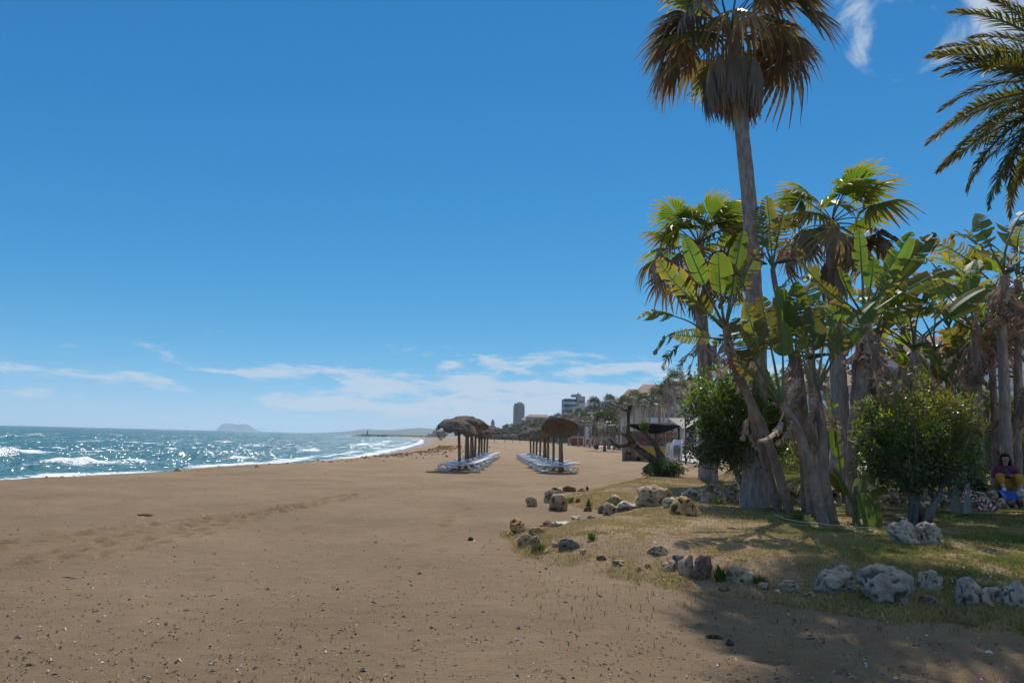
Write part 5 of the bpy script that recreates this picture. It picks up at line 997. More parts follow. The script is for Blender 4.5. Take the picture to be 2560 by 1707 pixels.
# ---- beach bar
def beach_bar():
    Y = 56.5; g = .0; A = lambda x, y, dy=0: at(x, y, Y+dy); k = px_m(Y)
    root = empty('beach_bar', (A(1640, 1150).x, Y, 0)); tag(root, 'small beach bar with yellow counter, reed screens and black canopy', 'bar'); o = root.location
    def L_(x, y, dy=0): return A(x, y, dy)-o
    # reed screens
    def screen(name, x0, x1, ytop, ybot, dy0, dy1, mt, n):
        mb = MB(); a, b = L_(x0, ybot, dy0), L_(x1, ybot, dy1); zt = L_(x0, ytop, dy0).z; r = random.Random(n)
        for i in range(n):
            t = (i+.5)/n; p = a.lerp(b, t); mb.tube([(p.x, p.y+r.uniform(-.02, .02), a.z), (p.x+r.uniform(-.02, .02), p.y, zt+r.uniform(-.10, .06))], .55*(b-a).length/n, 4, cap=False)
        mb.build(name, mt, root)
    screen('reed_screen', 1586, 1694, 1075, 1128, 3.0, 3.0, BM_['reed'], 130); screen('reed_screen', 1574, 1588, 1078, 1150, 1.0, 3.0, BM_['reed'], 22)
    screen('reed_fence', 1556, 1612, 1120, 1153, -.6, -.6, BM_['reed_pale'], 60)
    for z in (1090, 1104, 1112): a, b = L_(1588, z, 2.93), L_(1692, z, 2.93); mb = MB(); mb.tube([a, b], .015, 4); mb.build('screen_rail', BM_['grey_panel'], root)
    # counter
    a, b = L_(1600, 1140), L_(1668, 1118); mb = MB(); mb.box(((a.x+b.x)/2, 0, (a.z+b.z)/2), (b.x-a.x, .5, b.z-a.z)); mb.build('counter_front', BM_['yellow'], root)
    c = L_(1600, 1153); mb = MB(); mb.box(((a.x+b.x)/2+.1, .04, (c.z+a.z)/2), (b.x-a.x+.2, .44, a.z-c.z-.01)); mb.build('counter_base', BM_['grey_panel'], root)
    mb = MB(); mb.box(((a.x+b.x)/2, -.02, b.z+.035), (b.x-a.x+.16, .62, .06)); mb.build('counter_top', BM_['grey_panel'], root)
    # canopy: a shallow black dish with a pale top
    l, r_, t, bt = L_(1573, 1062), L_(1708, 1064), L_(1640, 1054), L_(1640, 1083); cx = (l.x+r_.x)/2; RR = (r_.x-l.x)/2; mb = MB(); n = 36
    prof = [(.02, bt.z), (.35, bt.z+.10), (.72, l.z-.22), (1.0, l.z+.05)]; vs = [(cx+math.cos(2*math.pi*j/n)*RR*q, math.sin(2*math.pi*j/n)*RR*q*.9+1.0, z+.05*math.sin(j*1.05)) for q, z in prof for j in range(n)]
    mb.add(vs, [(i*n+j, i*n+(j+1) % n, (i+1)*n+(j+1) % n, (i+1)*n+j) for i in range(3) for j in range(n)]); mb.build('canopy', BM_['black_fabric'], root, smooth=True)
    prof = [(1.0, l.z+.06), (.6, l.z+.13), (.02, l.z+.20)]; mb = MB(); vs = [(cx+math.cos(2*math.pi*j/n)*RR*q, math.sin(2*math.pi*j/n)*RR*q*.9+1.0, z+.04*math.sin(j*1.05)*q) for q, z in prof for j in range(n)]
    mb.add(vs, [(i*n+j, i*n+(j+1) % n, (i+1)*n+(j+1) % n, (i+1)*n+j) for i in range(2) for j in range(n)]); mb.build('canopy_top', BM_['black_fabric'], root, smooth=True)
    for x, y0, y1, dy, rd, mt in ((1697, 1150, 1070, .6, .09, 'dark_metal'), (1640, 1148, 1082, 1.0, .07, 'rust_pole'), (1560, 1153, 1066, -.5, .16, 'reed_pale'), (1568, 1153, 1070, -.2, .10, 'reed_pale')):
        mb = MB(); mb.tube([L_(x, y0, dy), L_(x+.5, y1, dy)], rd, 8); mb.build('post', BM_[mt], root)
    # things on and by the counter
    def thing_(name, label, cat, px, py, fn, dy=0):
        p = A(px, py, dy); e = empty(name, p); tag(e, label, cat); fn(e); return e
    def bucket(e): mb = MB(); mb.lathe([(.10, 0), (.15, .34), (.16, .35), (.145, .34), (.09, .03)], 12); mb.build('pail', BM_['red'], e); mb = MB(); [mb.tube([(math.cos(q)*.06, math.sin(q)*.06, .1), (math.cos(q)*.14, math.sin(q)*.12, .52+.05*q)], .012, 4) for q in range(5)]; mb.build('straws', BM_['dark_metal'], e)
    thing_('bucket', 'red bucket of straws on the bar counter', 'bucket', 1607, 1115, bucket)
    def crate(e):
        mb = MB()
        for sx in (-1, 1): mb.box((sx*.2, 0, .2), (.04, .4, .4))
        mb.box((0, 0, .02), (.36, .4, .04)); mb.box((0, 0, .38), (.36, .4, .04)); mb.box((0, .17, .2), (.35, .03, .31), mi=1); mb.build('box', [BM_['reed_pale'], BM_['dark_metal']], e)
    thing_('wooden_crate', 'open wooden crate on the sand before the reed fence', 'crate', 1595, 1153.5, crate, -1.0)
    def stool(e):
        mb = MB(); mb.box((0, 0, .62), (.36, .36, .22)); mb.build('seat', BM_['dark_metal'], e); mb = MB()
        for sx in (-1, 1):
            for sy in (-1, 1): mb = MB(); mb.tube([(sx*.16, sy*.16, 0), (sx*.14, sy*.14, .52)], .016, 5); mb.build('leg', BM_['rust_pole'], e)
    thing_('bar_stool', 'dark red metal stool before the reed fence', 'stool', 1571, 1152.5, stool, -1.0)
    def jars(e):
        mb = MB(); mb.lathe([(.08, 0), (.08, .22), (.04, .28), (.04, .33)], 10); mb.build('vessel', BM_['glass'], e)
    for i, px in enumerate((1622, 1630, 1648, 1656)): thing_('bottle', f'dark bottle on the bar counter, {ORD[i]} from the red bucket', 'bottle', px, 1115.3, jars)
    def appliance(e): mb = MB(); mb.box((0, 0, .14), (.5, .34, .28), top=.85); mb.box((.05, 0, .31), (.3, .25, .06)); mb.build('housing', BM_['grey_panel'], e)
    thing_('coffee_machine', 'low grey appliance between the bottles on the counter', 'appliance', 1639, 1115.3, appliance)
beach_bar()
# ---- stack of white plastic chairs
def chair_proto():
    root = empty('plastic_chair', (0, 0, 0)); P = BM_['plastic']
    mb = MB(); n = 7
    vs = [(-.24+.48*j/6, .22-.46*i/5, .43+.02*math.cos(j-3)-.015*i) for i in range(6) for j in range(7)]; vs2 = [(x, y, z-.02) for x, y, z in vs]
    fs = [(i*7+j, i*7+j+1, (i+1)*7+j+1, (i+1)*7+j) for i in range(5) for j in range(6)]; mb.add(vs, fs); mb.add(vs2, [f[::-1] for f in fs]); mb.build('seat', P, root, smooth=True)
    mb = MB()
    for s in range(4):
        z0 = .50+s*.085; vs = []
        for j in range(7):
            x = -.25+.5*j/6; y = -.26-.06*math.cos((j-3)/3*1.3)-.05*s*.6
            vs += [(x, y, z0), (x, y-.015, z0+.07)]
        mb.add(vs, [(2*j, 2*j+2, 2*j+3, 2*j+1) for j in range(6)])
    mb.build('backrest', P, root, smooth=True)
    for sx in (-1, 1):
        mb = MB(); mb.tube([(sx*.27, .24, .0), (sx*.29, .22, .4), (sx*.29, .2, .64)], .03, 6); mb.build('leg', P, root, smooth=True)
        mb = MB(); mb.tube([(sx*.26, -.34, 0), (sx*.27, -.27, .45), (sx*.28, -.36, .84)], .03, 6); mb.build('leg', P, root, smooth=True)
        mb = MB(); mb.tube([(sx*.29, .22, .63), (sx*.30, 0, .66), (sx*.285, -.30, .69)], [.03, .036, .03], 6, flat=.6); mb.build('armrest', P, root, smooth=True)
    return root
CP = chair_proto(); cfirst = [True]
def stacks():
    for (px, py, Y, n, rz, nm) in ((1693, 1157, 51.5, 8, R(158), 'front'), (1676, 1153, 53.0, 7, R(110), 'rear')):
        p = at(px, py, Y); p.z = .0
        for i in range(n):
            o = CP if cfirst[0] else copy_tree(CP); cfirst[0] = False; q = Vector((math.sin(rz)*.018*i, -math.cos(rz)*.018*i, .125*i)); o.location = p+q+Vector((0, 0, gz(p.x, p.y))); o.rotation_euler = (0, 0, rz); o.scale = (1.08,)*3
            tag(o, f'white plastic armchair, {ORD[i]} from the bottom of the {nm} chair stack', 'chair', 'stacked white chairs by the bar')
stacks()
# ---- shades, lamp post, kiosk, hut, bin
def funnel_shade(label, px, py_rim, py_neck, py_foot, halfw, Y):
    p = at(px, py_foot, Y); root = empty('funnel_shade', p); tag(root, label, 'sunshade'); k = px_m(Y); n = 28; zr = (py_foot-py_rim)*k; zn = (py_foot-py_neck)*k; mb = MB()
    prof = [(.07, zn), (.5*halfw*k, lerp(zn, zr, .45)), (.8*halfw*k, lerp(zn, zr, .78)), (halfw*k, zr)]
    vs = [(math.cos(2*math.pi*j/n)*q, math.sin(2*math.pi*j/n)*q, z) for q, z in prof for j in range(n)]; mb.add(vs, [(i*n+j, i*n+(j+1) % n, (i+1)*n+(j+1) % n, (i+1)*n+j) for i in range(3) for j in range(n)]); mb.build('canopy', BM_['white_fabric'], root, smooth=True)
    mb = MB(); mb.tube([(0, 0, 0), (0, 0, zn+.1)], .07, 8); mb.build('post', BM_['white_paint'], root)
    mb = MB(); mb.tube([(math.cos(2*math.pi*j/n)*halfw*k, math.sin(2*math.pi*j/n)*halfw*k, zr) for j in range(n+1)], .03, 5); mb.build('rim', BM_['grey_panel'], root)
funnel_shade('white funnel-shaped sunshade right of the black bar canopy', 1712, 1047, 1072, 1114, 40, 68)
#funnel_shade('pale funnel-shaped sunshade above the black bar canopy', 1650, 1050, 1062, 1112, 44, 76)
def lamp_post():
    p = at(1714, 1148, 51); p.z = gz(p.x, p.y); root = empty('lamp_post', p); tag(root, 'tall thin brown pole by the chair stack', 'pole'); mb = MB(); mb.tube([(0, 0, -.2), (.02, 0, 2.2), (.0, 0, 4.25)], [.075, .065, .055], 8); mb.build('pole', BM_['rust_pole'], root, smooth=True)
    mb = MB(); mb.lathe([(.10, 0), (.10, .05), (.06, .09)], 10, (0, 0, 4.23)); mb.build('cap', BM_['dark_metal'], root)
lamp_post()
def kiosk():
    Y = 168; k = px_m(Y); p = at(1470, 1113, Y); p.z = 0; root = empty('white_kiosk', p); tag(root, 'narrow white kiosk tower with an arched niche before the brown hut', 'kiosk'); w, h = 16*k, 48*k
    mb = MB(); mb.box((0, 0, h*.68), (w, w*.8, h*.64)); mb.box((-w*.42, 0, h*.18), (w*.16, w*.8, h*.36)); mb.box((w*.42, 0, h*.18), (w*.16, w*.8, h*.36)); mb.box((0, 0, h*.05), (w*.68, w*.8, h*.10)); mb.build('tower', BM_['white_paint'], root)
    n = 10; pts = [(-w*.28, h*.10)]+[(-w*.28*math.cos(math.pi*i/n), h*.22+w*.28*math.sin(math.pi*i/n)) for i in range(n+1)]+[(w*.28, h*.10)]; mb = MB(); mb.add([(x, -w*.30, z) for x, z in pts], [tuple(range(len(pts)))]); mb.build('niche', BM_['hut'], root)
    mb = MB(); mb.box((0, -w*.405, h*.70), (w*.30, .03, h*.10)); mb.build('plaque', BM_['grey_panel'], root); mb = MB(); mb.box((0, 0, h*1.005), (w*1.08, w*.9, .12)); mb.build('cap', BM_['white_paint'], root)
    mb = MB(); mb.box((-w*.62, .2, h*.24), (w*.24, w*.5, h*.48)); mb.build('side_block', BM_['white_paint'], root)
    Y = 176; k = px_m(Y); p = at(1462, 1108, Y); p.z = 0; root = empty('beach_hut', p); tag(root, 'low red-brown hut with a pinkish roof behind the white kiosk', 'hut'); w, h = 68*k, 18*k
    mb = MB(); mb.box((0, 0, h/2), (w, 3, h)); mb.build('wall', BM_['hut'], root); mb = MB(); mb.box((0, 0, h+.28), (w*1.04, 3.6, .55), top=.93); mb.build('roof', BM_['hut_roof'], root)
    for i in range(5): mb = MB(); mb.box((-w*.4+i*w*.2, -1.53, h*.45), (.08, .05, h*.88)); mb.build('batten', BM_['rust_pole'], root)
    p = gp(1491, 1123); root = empty('waste_bin', p); tag(root, 'small black bin standing on the open sand', 'bin'); mb = MB(); mb.box((0, 0, .28), (.62, .5, .56), top=1.12); mb.build('body', BM_['dark_metal'], root); mb = MB(); mb.box((0, 0, .585), (.74, .6, .05)); mb.build('lid', BM_['black_fabric'], root)
    # round stone bed
    r = random.Random(2); pc = gp(1503, 1114); lib = [rock_mesh('stone', RM[t], q+5, 1, .9, .8, .1, 2) for q, t in enumerate(('tan', 'pale', 'grey', 'pale'))]; root = empty('stone_bed', pc); tag(root, 'bed of round stones before the brown hut', 'stones')
    for i in range(34): a = r.uniform(0, 6.28); obj('stone', r.choice(lib), root, (math.cos(a)*3.6*r.uniform(.3, 1), math.sin(a)*5*r.uniform(.3, 1), -.1+.3*r.random()), (0, 0, a), r.uniform(.6, 1.2))
    p = at(1542, 1108, 118); p.z = .1; root = empty('beach_shower', p); tag(root, 'white shower post at the promenade edge', 'shower'); mb = MB(); mb.tube([(0, 0, 0), (0, 0, 2.3)], .16, 8); mb.build('post', BM_['white_paint'], root); mb = MB(); mb.tube([(0, 0, 2.25), (-.35, -.2, 2.3), (-.45, -.25, 2.15)], .04, 6); mb.build('shower_arm', BM_['grey_panel'], root)
    # pergola
    Y = 125; k = px_m(Y); p = at(1540, 1104, Y); p.z = .1; root = empty('pergola', p); tag(root, 'grey timber pergola on the promenade', 'pergola'); w = 40*k
    for sx in (-1, 1):
        for sy in (-1, 1): mb = MB(); mb.box((sx*w*.46, sy*1.4, 1.35), (.16, .16, 2.7)); mb.build('post', BM_['wood'], root)
    for i in range(9): mb = MB(); mb.box((-w*.5+i*w/8, 0, 2.86), (.16, 3.6, .22)); mb.build('beam', BM_['wood'], root)
kiosk()
# ================================================================ TOWN, FAR PALMS, BREAKWATER
TM = dict(
 concrete=pmat('tower_concrete', [(.17, .165, .16), (.21, .205, .20)], scale=.3, rough=.8, stretch=(1, 1, 4)),
 cream=pmat('cream_render', [(.52, .45, .37), (.58, .51, .43)], scale=.4, rough=.9), beige=pmat('beige_render', [(.46, .42, .38), (.52, .48, .44)], scale=.4, rough=.9),
 white=pmat('white_render', [(.62, .60, .57), (.70, .68, .65)], scale=.4, rough=.9), ochre=pmat('ochre_render', [(.50, .33, .18), (.58, .40, .23)], scale=.4, rough=.9), pink=pmat('pink_render', [(.46, .25, .18), (.54, .31, .23)], scale=.4, rough=.9),
 tile=pmat('roof_tile', [(.26, .165, .12), (.36, .25, .19)], scale=3, rough=.9, bump=.4, bscale=12, stretch=(6, 1, 1)), pane=pmat('window_pane', [(.035, .045, .055), (.09, .11, .13)], scale=1, rough=.12, spec=.7),
 frame=pmat('window_frame', [(.60, .60, .58), (.70, .70, .68)], scale=2, rough=.6), rail=pmat('balcony_glass', [(.30, .42, .50), (.40, .52, .60)], scale=1, rough=.15, spec=.6),
 veg=pmat('slope_foliage', [(.040, .052, .022), (.070, .082, .036)], scale=.15, rough=.6, trans=.2, rndvar=.4), tower_glass=pmat('tower_glass', [(.10, .115, .13), (.15, .165, .18)], scale=.4, rough=.3, spec=.5),
 rockpile=pmat('breakwater_rock', [(.12, .11, .10), (.20, .185, .17), (.27, .25, .23)], scale=.6, rough=.95),
)
def win_mesh(w, h):
    mb = MB(); mb.box((0, -.02, 0), (w, .06, h), mi=0); mb.box((0, -.055, 0), (w*.86, .03, h*.86), mi=1); mb.box((0, -.075, 0), (w*.05, .03, h*.86), mi=0); return mb.mesh('window', [TM['frame'], TM['pane']])
def block(name, label, x0, x1, ytop, Y, depth, mat, floors, cols, roof=None, bal=0, zbase=0.0, wfrac=.5, cat='building', x_in=.04, parts=None):
    """a block with a front of floors x cols windows; every window a part"""
    a, b = at(x0, ytop, Y), at(x1, ytop, Y); w = b.x-a.x; ztop = (a.z+b.z)/2; cx = (a.x+b.x)/2; H = ztop-zbase; root = empty(name, (cx, Y, zbase)); tag(root, label, cat)
    mb = MB(); mb.box((0, depth/2, H/2), (w, depth, H)); mb.build('wall', TM[mat], root); fh = H/floors; cw = w*(1-2*x_in)/cols; wm = win_mesh(cw*wfrac, fh*.52)
    for f in range(floors):
        for c in range(cols): obj('window', wm, root, (-w/2+w*x_in+cw*(c+.5), -.03, fh*(f+.5)))
    if bal:
        for f in range(1, floors):
            mb = MB(); mb.box((0, -.55, 0), (w*.94, 1.1, .16)); o = mb.build('balcony', TM[mat], root, loc=(0, 0, fh*f)); mb = MB(); mb.box((0, -1.07, .5), (w*.94, .05, .85)); mb.build('railing', TM['rail' if bal == 2 else 'frame'], o)
    if roof == 'tile':
        mb = MB(); e = .5; vs = [(-w/2-e, -e, H), (w/2+e, -e, H), (w/2+e, depth+e, H), (-w/2-e, depth+e, H), (-w/2*.7, depth/2, H+min(2.6, depth*.22)), (w/2*.7, depth/2, H+min(2.6, depth*.22))]; mb.add(vs, [(0, 1, 5, 4), (1, 2, 5), (2, 3, 4, 5), (3, 0, 4), (3, 2, 1, 0)]); mb.build('roof', TM['tile'], root)
    elif roof == 'flat':
        mb = MB(); mb.box((0, depth/2, H+.15), (w+.5, depth+.5, .3)); mb.build('roof', TM[mat], root); mb = MB(); mb.box((w*.15, depth/2, H+1.2), (w*.35, depth*.4, 1.8)); mb.build('stair_head', TM[mat], root)
    return root, w, H, fh
def grey_tower():
    Y = 900; k = px_m(Y); p = at(1296, 1090, Y); p.z = 0; root = empty('round_tower', p); tag(root, 'tall grey tower block standing alone on the skyline', 'building'); w = 28*k/2; zt = at(1296, 1014, Y).z; n = 20
    mb = MB(); mb.lathe([(w, 0), (w, zt)], n); mb.build('shaft', TM['concrete'], root)
    fl = 19
    for f in range(fl): mb = MB(); mb.lathe([(w*1.005, 0), (w*1.02, .05), (w*1.02, 1.0), (w*1.005, 1.05)], n); mb.build('floor_band', TM['concrete' if f % 2 else 'tower_glass'], root, loc=(0, 0, (f+.4)*zt/fl))
    mb = MB(); mb.lathe([(w*.88, 0), (w*.88, 2.2)], n, (0, 0, zt)); mb.build('top_storey', TM['tower_glass'], root); mb = MB(); mb.lathe([(w*.95, 0), (w*.95, .6)], n, (0, 0, zt+2.2)); mb.build('roof', TM['white'], root)
    mb = MB(); mb.box((w*.1, 0, zt+3.6), (w*.9, w*.9, 1.6)); mb.tube([(w*.1, 0, zt+4), (w*.1, 0, zt+7)], .15, 5); mb.build('roof_house', TM['concrete'], root)
grey_tower()
def apartment_tower():
    Y = 330; k = px_m(Y); A = lambda x, y: at(x, y, Y); p = A(1430, 1097); p.z = 0; root = empty('apartment_tower', p); tag(root, 'beige apartment tower with curved balconies above the palms', 'building')
    x0, x1, xm = A(1408, 1000).x-p.x, A(1457, 1000).x-p.x, A(1444, 1000).x-p.x; zt = A(1440, 990).z; ztl = A(1410, 997).z
    mb = MB(); mb.box(((xm+x1)/2+.6, 5, zt/2), (x1-xm+1.2, 9, zt)); mb.build('wall', TM['beige'], root); mb = MB(); mb.box(((x0+xm)/2, 6, ztl/2), (xm-x0, 8, ztl)); mb.build('wall', TM['beige'], root)
    mb = MB(); mb.box(((x0+x1)/2+2, 6, zt+.5), (x1-x0-5, 8, 1.0)); mb.box(((x0+x1)/2+3, 6, zt+1.4), (1.2, 1.2, .9)); mb.build('roof', TM['beige'], root); fl = 8; fh = ztl/fl; R_ = (xm-x0)/2; n = 14; wm = win_mesh(1.3, 1.5)
    for f in range(fl):
        z = fh*f+.2; arc = [(x0+R_+math.cos(math.pi+math.pi*i/n)*R_*1.02, 2+math.sin(math.pi+math.pi*i/n)*2.6) for i in range(n+1)]
        mb = MB(); mb.prism(arc, 0, .28); o = mb.build('balcony', TM['white'], root, loc=(0, 0, z)); mb = MB(); mb.prism([(x*.995+.02, y*.97) for x, y in arc], .28, 1.05); mb.build('railing', TM['white' if f % 2 else 'rail'], o)
        mb = MB(); mb.prism([((x-x0-R_)*.86+x0+R_, (y-2)*.8+2) for x, y in arc], 1.06, fh-.02); mb.build('window', TM['pane'], root, loc=(0, 0, z))
        for q in range(2): obj('window', wm, root, (xm+(x1-xm)*(.3+.5*q)+.4, .45, fh*(f+.55)))
apartment_tower()
block('terraced_block', 'white apartment block with blue glass balconies beside the tower', 1436, 1506, 1018, 265, 14, 'white', 5, 8, 'flat', 2)
block('terraced_block', 'white stepped block with glass balconies behind the middle palms', 1490, 1556, 1006, 240, 12, 'white', 5, 7, 'flat', 2)
block('terraced_block', 'pinkish white top-storey block above the glass balconies', 1448, 1500, 1010, 285, 12, 'beige', 5, 6, 'flat', 0)
block('ochre_block', 'ochre apartment block behind the palms', 1506, 1600, 1024, 190, 12, 'ochre', 4, 9, 'flat', 1)
block('cream_block', 'cream apartment block with dark windows behind the tall far palms', 1600, 1760, 990, 128, 12, 'cream', 4, 9, 'tile', 1)
block('cream_block', 'cream block with tiled roof at the upper end of the slope', 1690, 1800, 972, 150, 12, 'cream', 5, 7, 'tile', 0)
block('cream_block', 'cream wing with tiled roof left of the slope top', 1570, 1650, 996, 160, 12, 'cream', 4, 6, 'tile', 0)
block('hotel_block', 'long terracotta hotel low behind the far palms', 1315, 1378, 1042, 620, 16, 'pink', 4, 12, 'tile', 1)
block('hotel_block', 'lower terracotta hotel wing at the seaward end', 1304, 1330, 1050, 640, 14, 'pink', 3, 5, 'tile', 0)
block('white_block', 'small pale block between the hotel and the tower', 1374, 1398, 1041, 520, 12, 'white', 4, 5, 'flat', 0)
block('villa', 'pale house with tiled roof behind the round shrub', 2330, 2500, 880, 62, 10, 'white', 4, 6, 'tile', 1)
block('villa', 'white house at the right edge behind the stems', 2480, 2760, 850, 58, 10, 'white', 4, 8, 'flat', 1)
block('villa', 'pale low house behind the shaggy trunk', 2010, 2260, 965, 66, 10, 'cream', 3, 8, 'tile', 1)
block('villa', 'pale house behind the bushy shrub', 1800, 2020, 1000, 75, 10, 'white', 3, 7, 'flat', 1)
block('villa', 'long pale house beyond the right edge of the picture', 2790, 3400, 905, 64, 10, 'cream', 3, 12, 'tile', 1)
block('villa', 'white house farther beyond the right edge of the picture', 3450, 4300, 930, 70, 10, 'white', 3, 14, 'flat', 1)
def lighthouse():
    Y = 760; k = px_m(Y); p = at(1231, 1092, Y); p.z = 0; root = empty('lighthouse', p); tag(root, 'dark lighthouse tower above the far palms', 'lighthouse'); H = at(1231, 1056, Y).z
    mb = MB(); mb.lathe([(2.6, 0), (1.9, H)], 8); mb.build('tower', TM['concrete'], root); mb = MB(); mb.lathe([(2.5, 0), (2.5, .5)], 8, (0, 0, H)); mb.build('gallery', TM['concrete'], root)
    mb = MB(); mb.lathe([(1.3, .5), (1.3, 2.4)], 8, (0, 0, H)); mb.build('lantern', TM['pane'], root); mb = MB(); mb.lathe([(1.6, 2.4), (.2, 3.8), (.1, 4.6)], 8, (0, 0, H)); mb.build('roof', TM['pink'], root)
    p = at(1215, 1092, 700); p.z = 0; mb = MB(); mb.tube([(0, 0, 0), (0, 0, 13.5)], [.25, .12], 5); o = mb.build('flag_mast', TM['concrete'], None, loc=p); tag(o, 'thin mast left of the lighthouse', 'mast')
lighthouse()
# ---- breakwater with its small beacon
def breakwater():
    Y = 900; a, b = at(880, 1092, Y), at(1085, 1092, Y); r = random.Random(6); root = empty('breakwater', (a.x, Y, SEA_Z)); tag(root, 'long low rock breakwater reaching into the sea', 'breakwater'); lib = [rock_mesh('boulder', TM['rockpile'], q, 1, 1, .8, .1, 2, .8) for q in range(5)]
    n = 150
    for i in range(n):
        t = i/n; w = lerp(.5, 1, min(1, t*6)); s = r.uniform(2.2, 3.8)*w; obj('boulder', r.choice(lib), root, (t*(b.x-a.x), r.uniform(-3, 3), -.6+w*r.uniform(.2, .8)), (0, 0, r.uniform(0, 6)), s)
    mb = MB(); mb.box(((b.x-a.x)*.55, 3, 1.2), ((b.x-a.x)*.88, 3, 2.6)); mb.build('causeway', TM['rockpile'], root)
    p = at(918, 1089, Y); p.z = 1.2; e = empty('beacon', p); tag(e, 'small dark beacon at the tip of the breakwater', 'beacon'); mb = MB(); mb.lathe([(1.0, 0), (.7, 4.2)], 8); mb.build('tower', TM['concrete'], e); mb = MB(); mb.lathe([(.9, 0), (.9, .3), (.5, .3), (.5, 1.2), (.1, 1.8)], 8, (0, 0, 4.2)); mb.build('lantern', TM['pink'], e)
    Y = 820; p = at(1092, 1093, Y); p.z = 0; e = empty('harbour_house', p); tag(e, 'low pale building at the root of the breakwater', 'building'); mb = MB(); mb.box((0, 0, 1.7), (22, 8, 3.4)); mb.build('wall', TM['white'], e); mb = MB(); mb.box((0, 0, 3.6), (23, 9, .5)); mb.build('roof', TM['beige'], e)
    wm = win_mesh(2, 1.6)
    for i in range(6): obj('window', wm, e, (-9+i*3.6, -4.03, 1.8))
breakwater()
# ---- palms of the promenade and the far shore
def far_crown(seed, nf=30):
    r = random.Random(seed); mb = MB()
    for i in range(nf):
        t = i/nf; az = i*2.39996+r.uniform(-.2, .2); el = lerp(1.3, -1.0, t**.9); d = Vector((math.cos(az)*math.cos(el), math.sin(az)*math.cos(el), math.sin(el))); H = d*r.uniform(.7, 1.0)-Vector((0, 0, .15*t)); S = Vector((-math.sin(az), math.cos(az), 0)); U = S.cross(d)
        ns = 11; rad = r.uniform(.85, 1.15); mi = 0 if t < .80 else 1
        mb.add([(0, 0, 0), H, H+S*.03], [(0, 1, 2)], 0, mi)
        for s in range(ns):
            a = -2.0+4.0*(s+.5)/ns; D = d*math.cos(a)+S*math.sin(a)-U*.15; w = .06; Sd = (S*math.cos(a)-d*math.sin(a))*w; dr = Vector((0, 0, -1))*rad*r.uniform(.1, .5)
            mb.add([H, H+D*rad*.6+Sd, H+D*rad+dr, H+D*rad*.6-Sd], [(0, 1, 2, 3)], [0, .5, 1, .5], mi)
    return mb.mesh('crown', [PM['fan_far'], PM['fan_dead']])
def far_skirt(seed, n=46):
    r = random.Random(seed); mb = MB()
    for i in range(n):
        az = r.uniform(0, 6.28); d = Vector((math.cos(az), math.sin(az), 0)); z0 = r.uniform(-.9, -.1); w = Vector((-d.y, d.x, 0))*r.uniform(.08, .2); p = d*.25+Vector((0, 0, z0)); q = d*r.uniform(.5, .75)+Vector((0, 0, z0-r.uniform(.7, 1.2)))
        mb.add([p-w*.4, p+w*.4, q+w*.4, q-w], [(0, 1, 2, 3)], .5)
    return mb.mesh('dead_skirt', [PM['fan_dead']])
FC = [far_crown(s) for s in range(5)]; FS = [far_skirt(s) for s in range(3)]
tm_ = MB(); tm_.tube([(0, 0, 0), (.01, 0, .25), (.0, .01, .6), (0, 0, 1)], [.30, .22, .19, .17], 8, rn=.1); FT = tm_.mesh('trunk', [PM['palm_trunk']], smooth=True)
def far_palm(label, px, ptop, Y, seed, group, cs=1.0, z0=None, skirt=True):
    r = random.Random(seed); h = at(px, ptop, Y); zb = 0.0 if z0 is None else z0; H = max(1.5, h.z-.9*cs-zb); root = empty('far_palm', (h.x, Y, zb)); tag(root, label, 'palm tree', group)
    obj('trunk', FT, root, (0, 0, -.1), (r.uniform(-.02, .02), r.uniform(-.02, .02), r.uniform(0, 6)), (1, 1, H+.1)); obj('crown', FC[seed % 5], root, (0, 0, H), (0, 0, r.uniform(0, 6)), cs)
    if skirt and seed % 3 == 1: obj('dead_skirt', FS[seed % 3], root, (0, 0, H), None, cs*.55)
    return root
NAMED = [(1688, 934, 74, 'tallest of the far palms, above the black bar canopy'), (1672, 958, 80, 'second tall far palm just left of the tallest one'), (1648, 975, 84, 'shaggy far palm left of the two tallest'), (1660, 982, 96, 'thin far palm between the shaggy and the tall ones'),
 (1610, 990, 105, 'far palm above the left end of the bar'), (1624, 998, 112, 'far palm with drooping crown right of the bar left end'), (1586, 982, 110, 'far palm right behind the bare upright limb of the dead tree'), (1562, 995, 118, 'far palm left of the bare upright limb'),
 (1548, 1004, 125, 'dusty far palm left of the dead tree'), (1524, 992, 130, 'slim tall far palm standing free above the blocks'), (1487, 998, 140, 'round-headed far palm before the white block'), (1475, 1022, 150, 'far palm above the white kiosk'),
 (1447, 1024, 165, 'far palm left of the kiosk'), (1423, 1026, 180, 'far palm under the apartment tower'), (1462, 1034, 158, 'low far palm behind the kiosk'), (1396, 1036, 210, 'far palm left of the apartment tower'), (1704, 962, 92, 'far palm beside the bushy shrub'), (1536, 1012, 128, 'bent far palm by the pergola'), (1572, 1010, 122, 'low far palm behind the dead tree'), (1436, 1034, 190, 'small far palm beside the hut')]
for i, (px, pt, Y, lab) in enumerate(NAMED): far_palm(lab, px, pt, Y, i+3, 'palms along the promenade', 1.0+.1*(i % 3))
far_palm('broad low palm with wind-swept crown by the pergola', 1512, 1036, 100, 51, 'palms along the promenade', 1.9)
fr2 = random.Random(21); FARLAB = 'one of the many small palms on the far green slope'
for i in range(90):
    t = fr2.random(); px = lerp(1404, 1216, t**.9); Y = lerp(230, 640, t**.8)*fr2.uniform(.9, 1.1); top = lerp(1046, 1076, t)+fr2.uniform(-6, 14)
    far_palm(FARLAB, px, top, Y, i+60, 'small palms on the far slope', 1.5, None, i % 2 == 0)
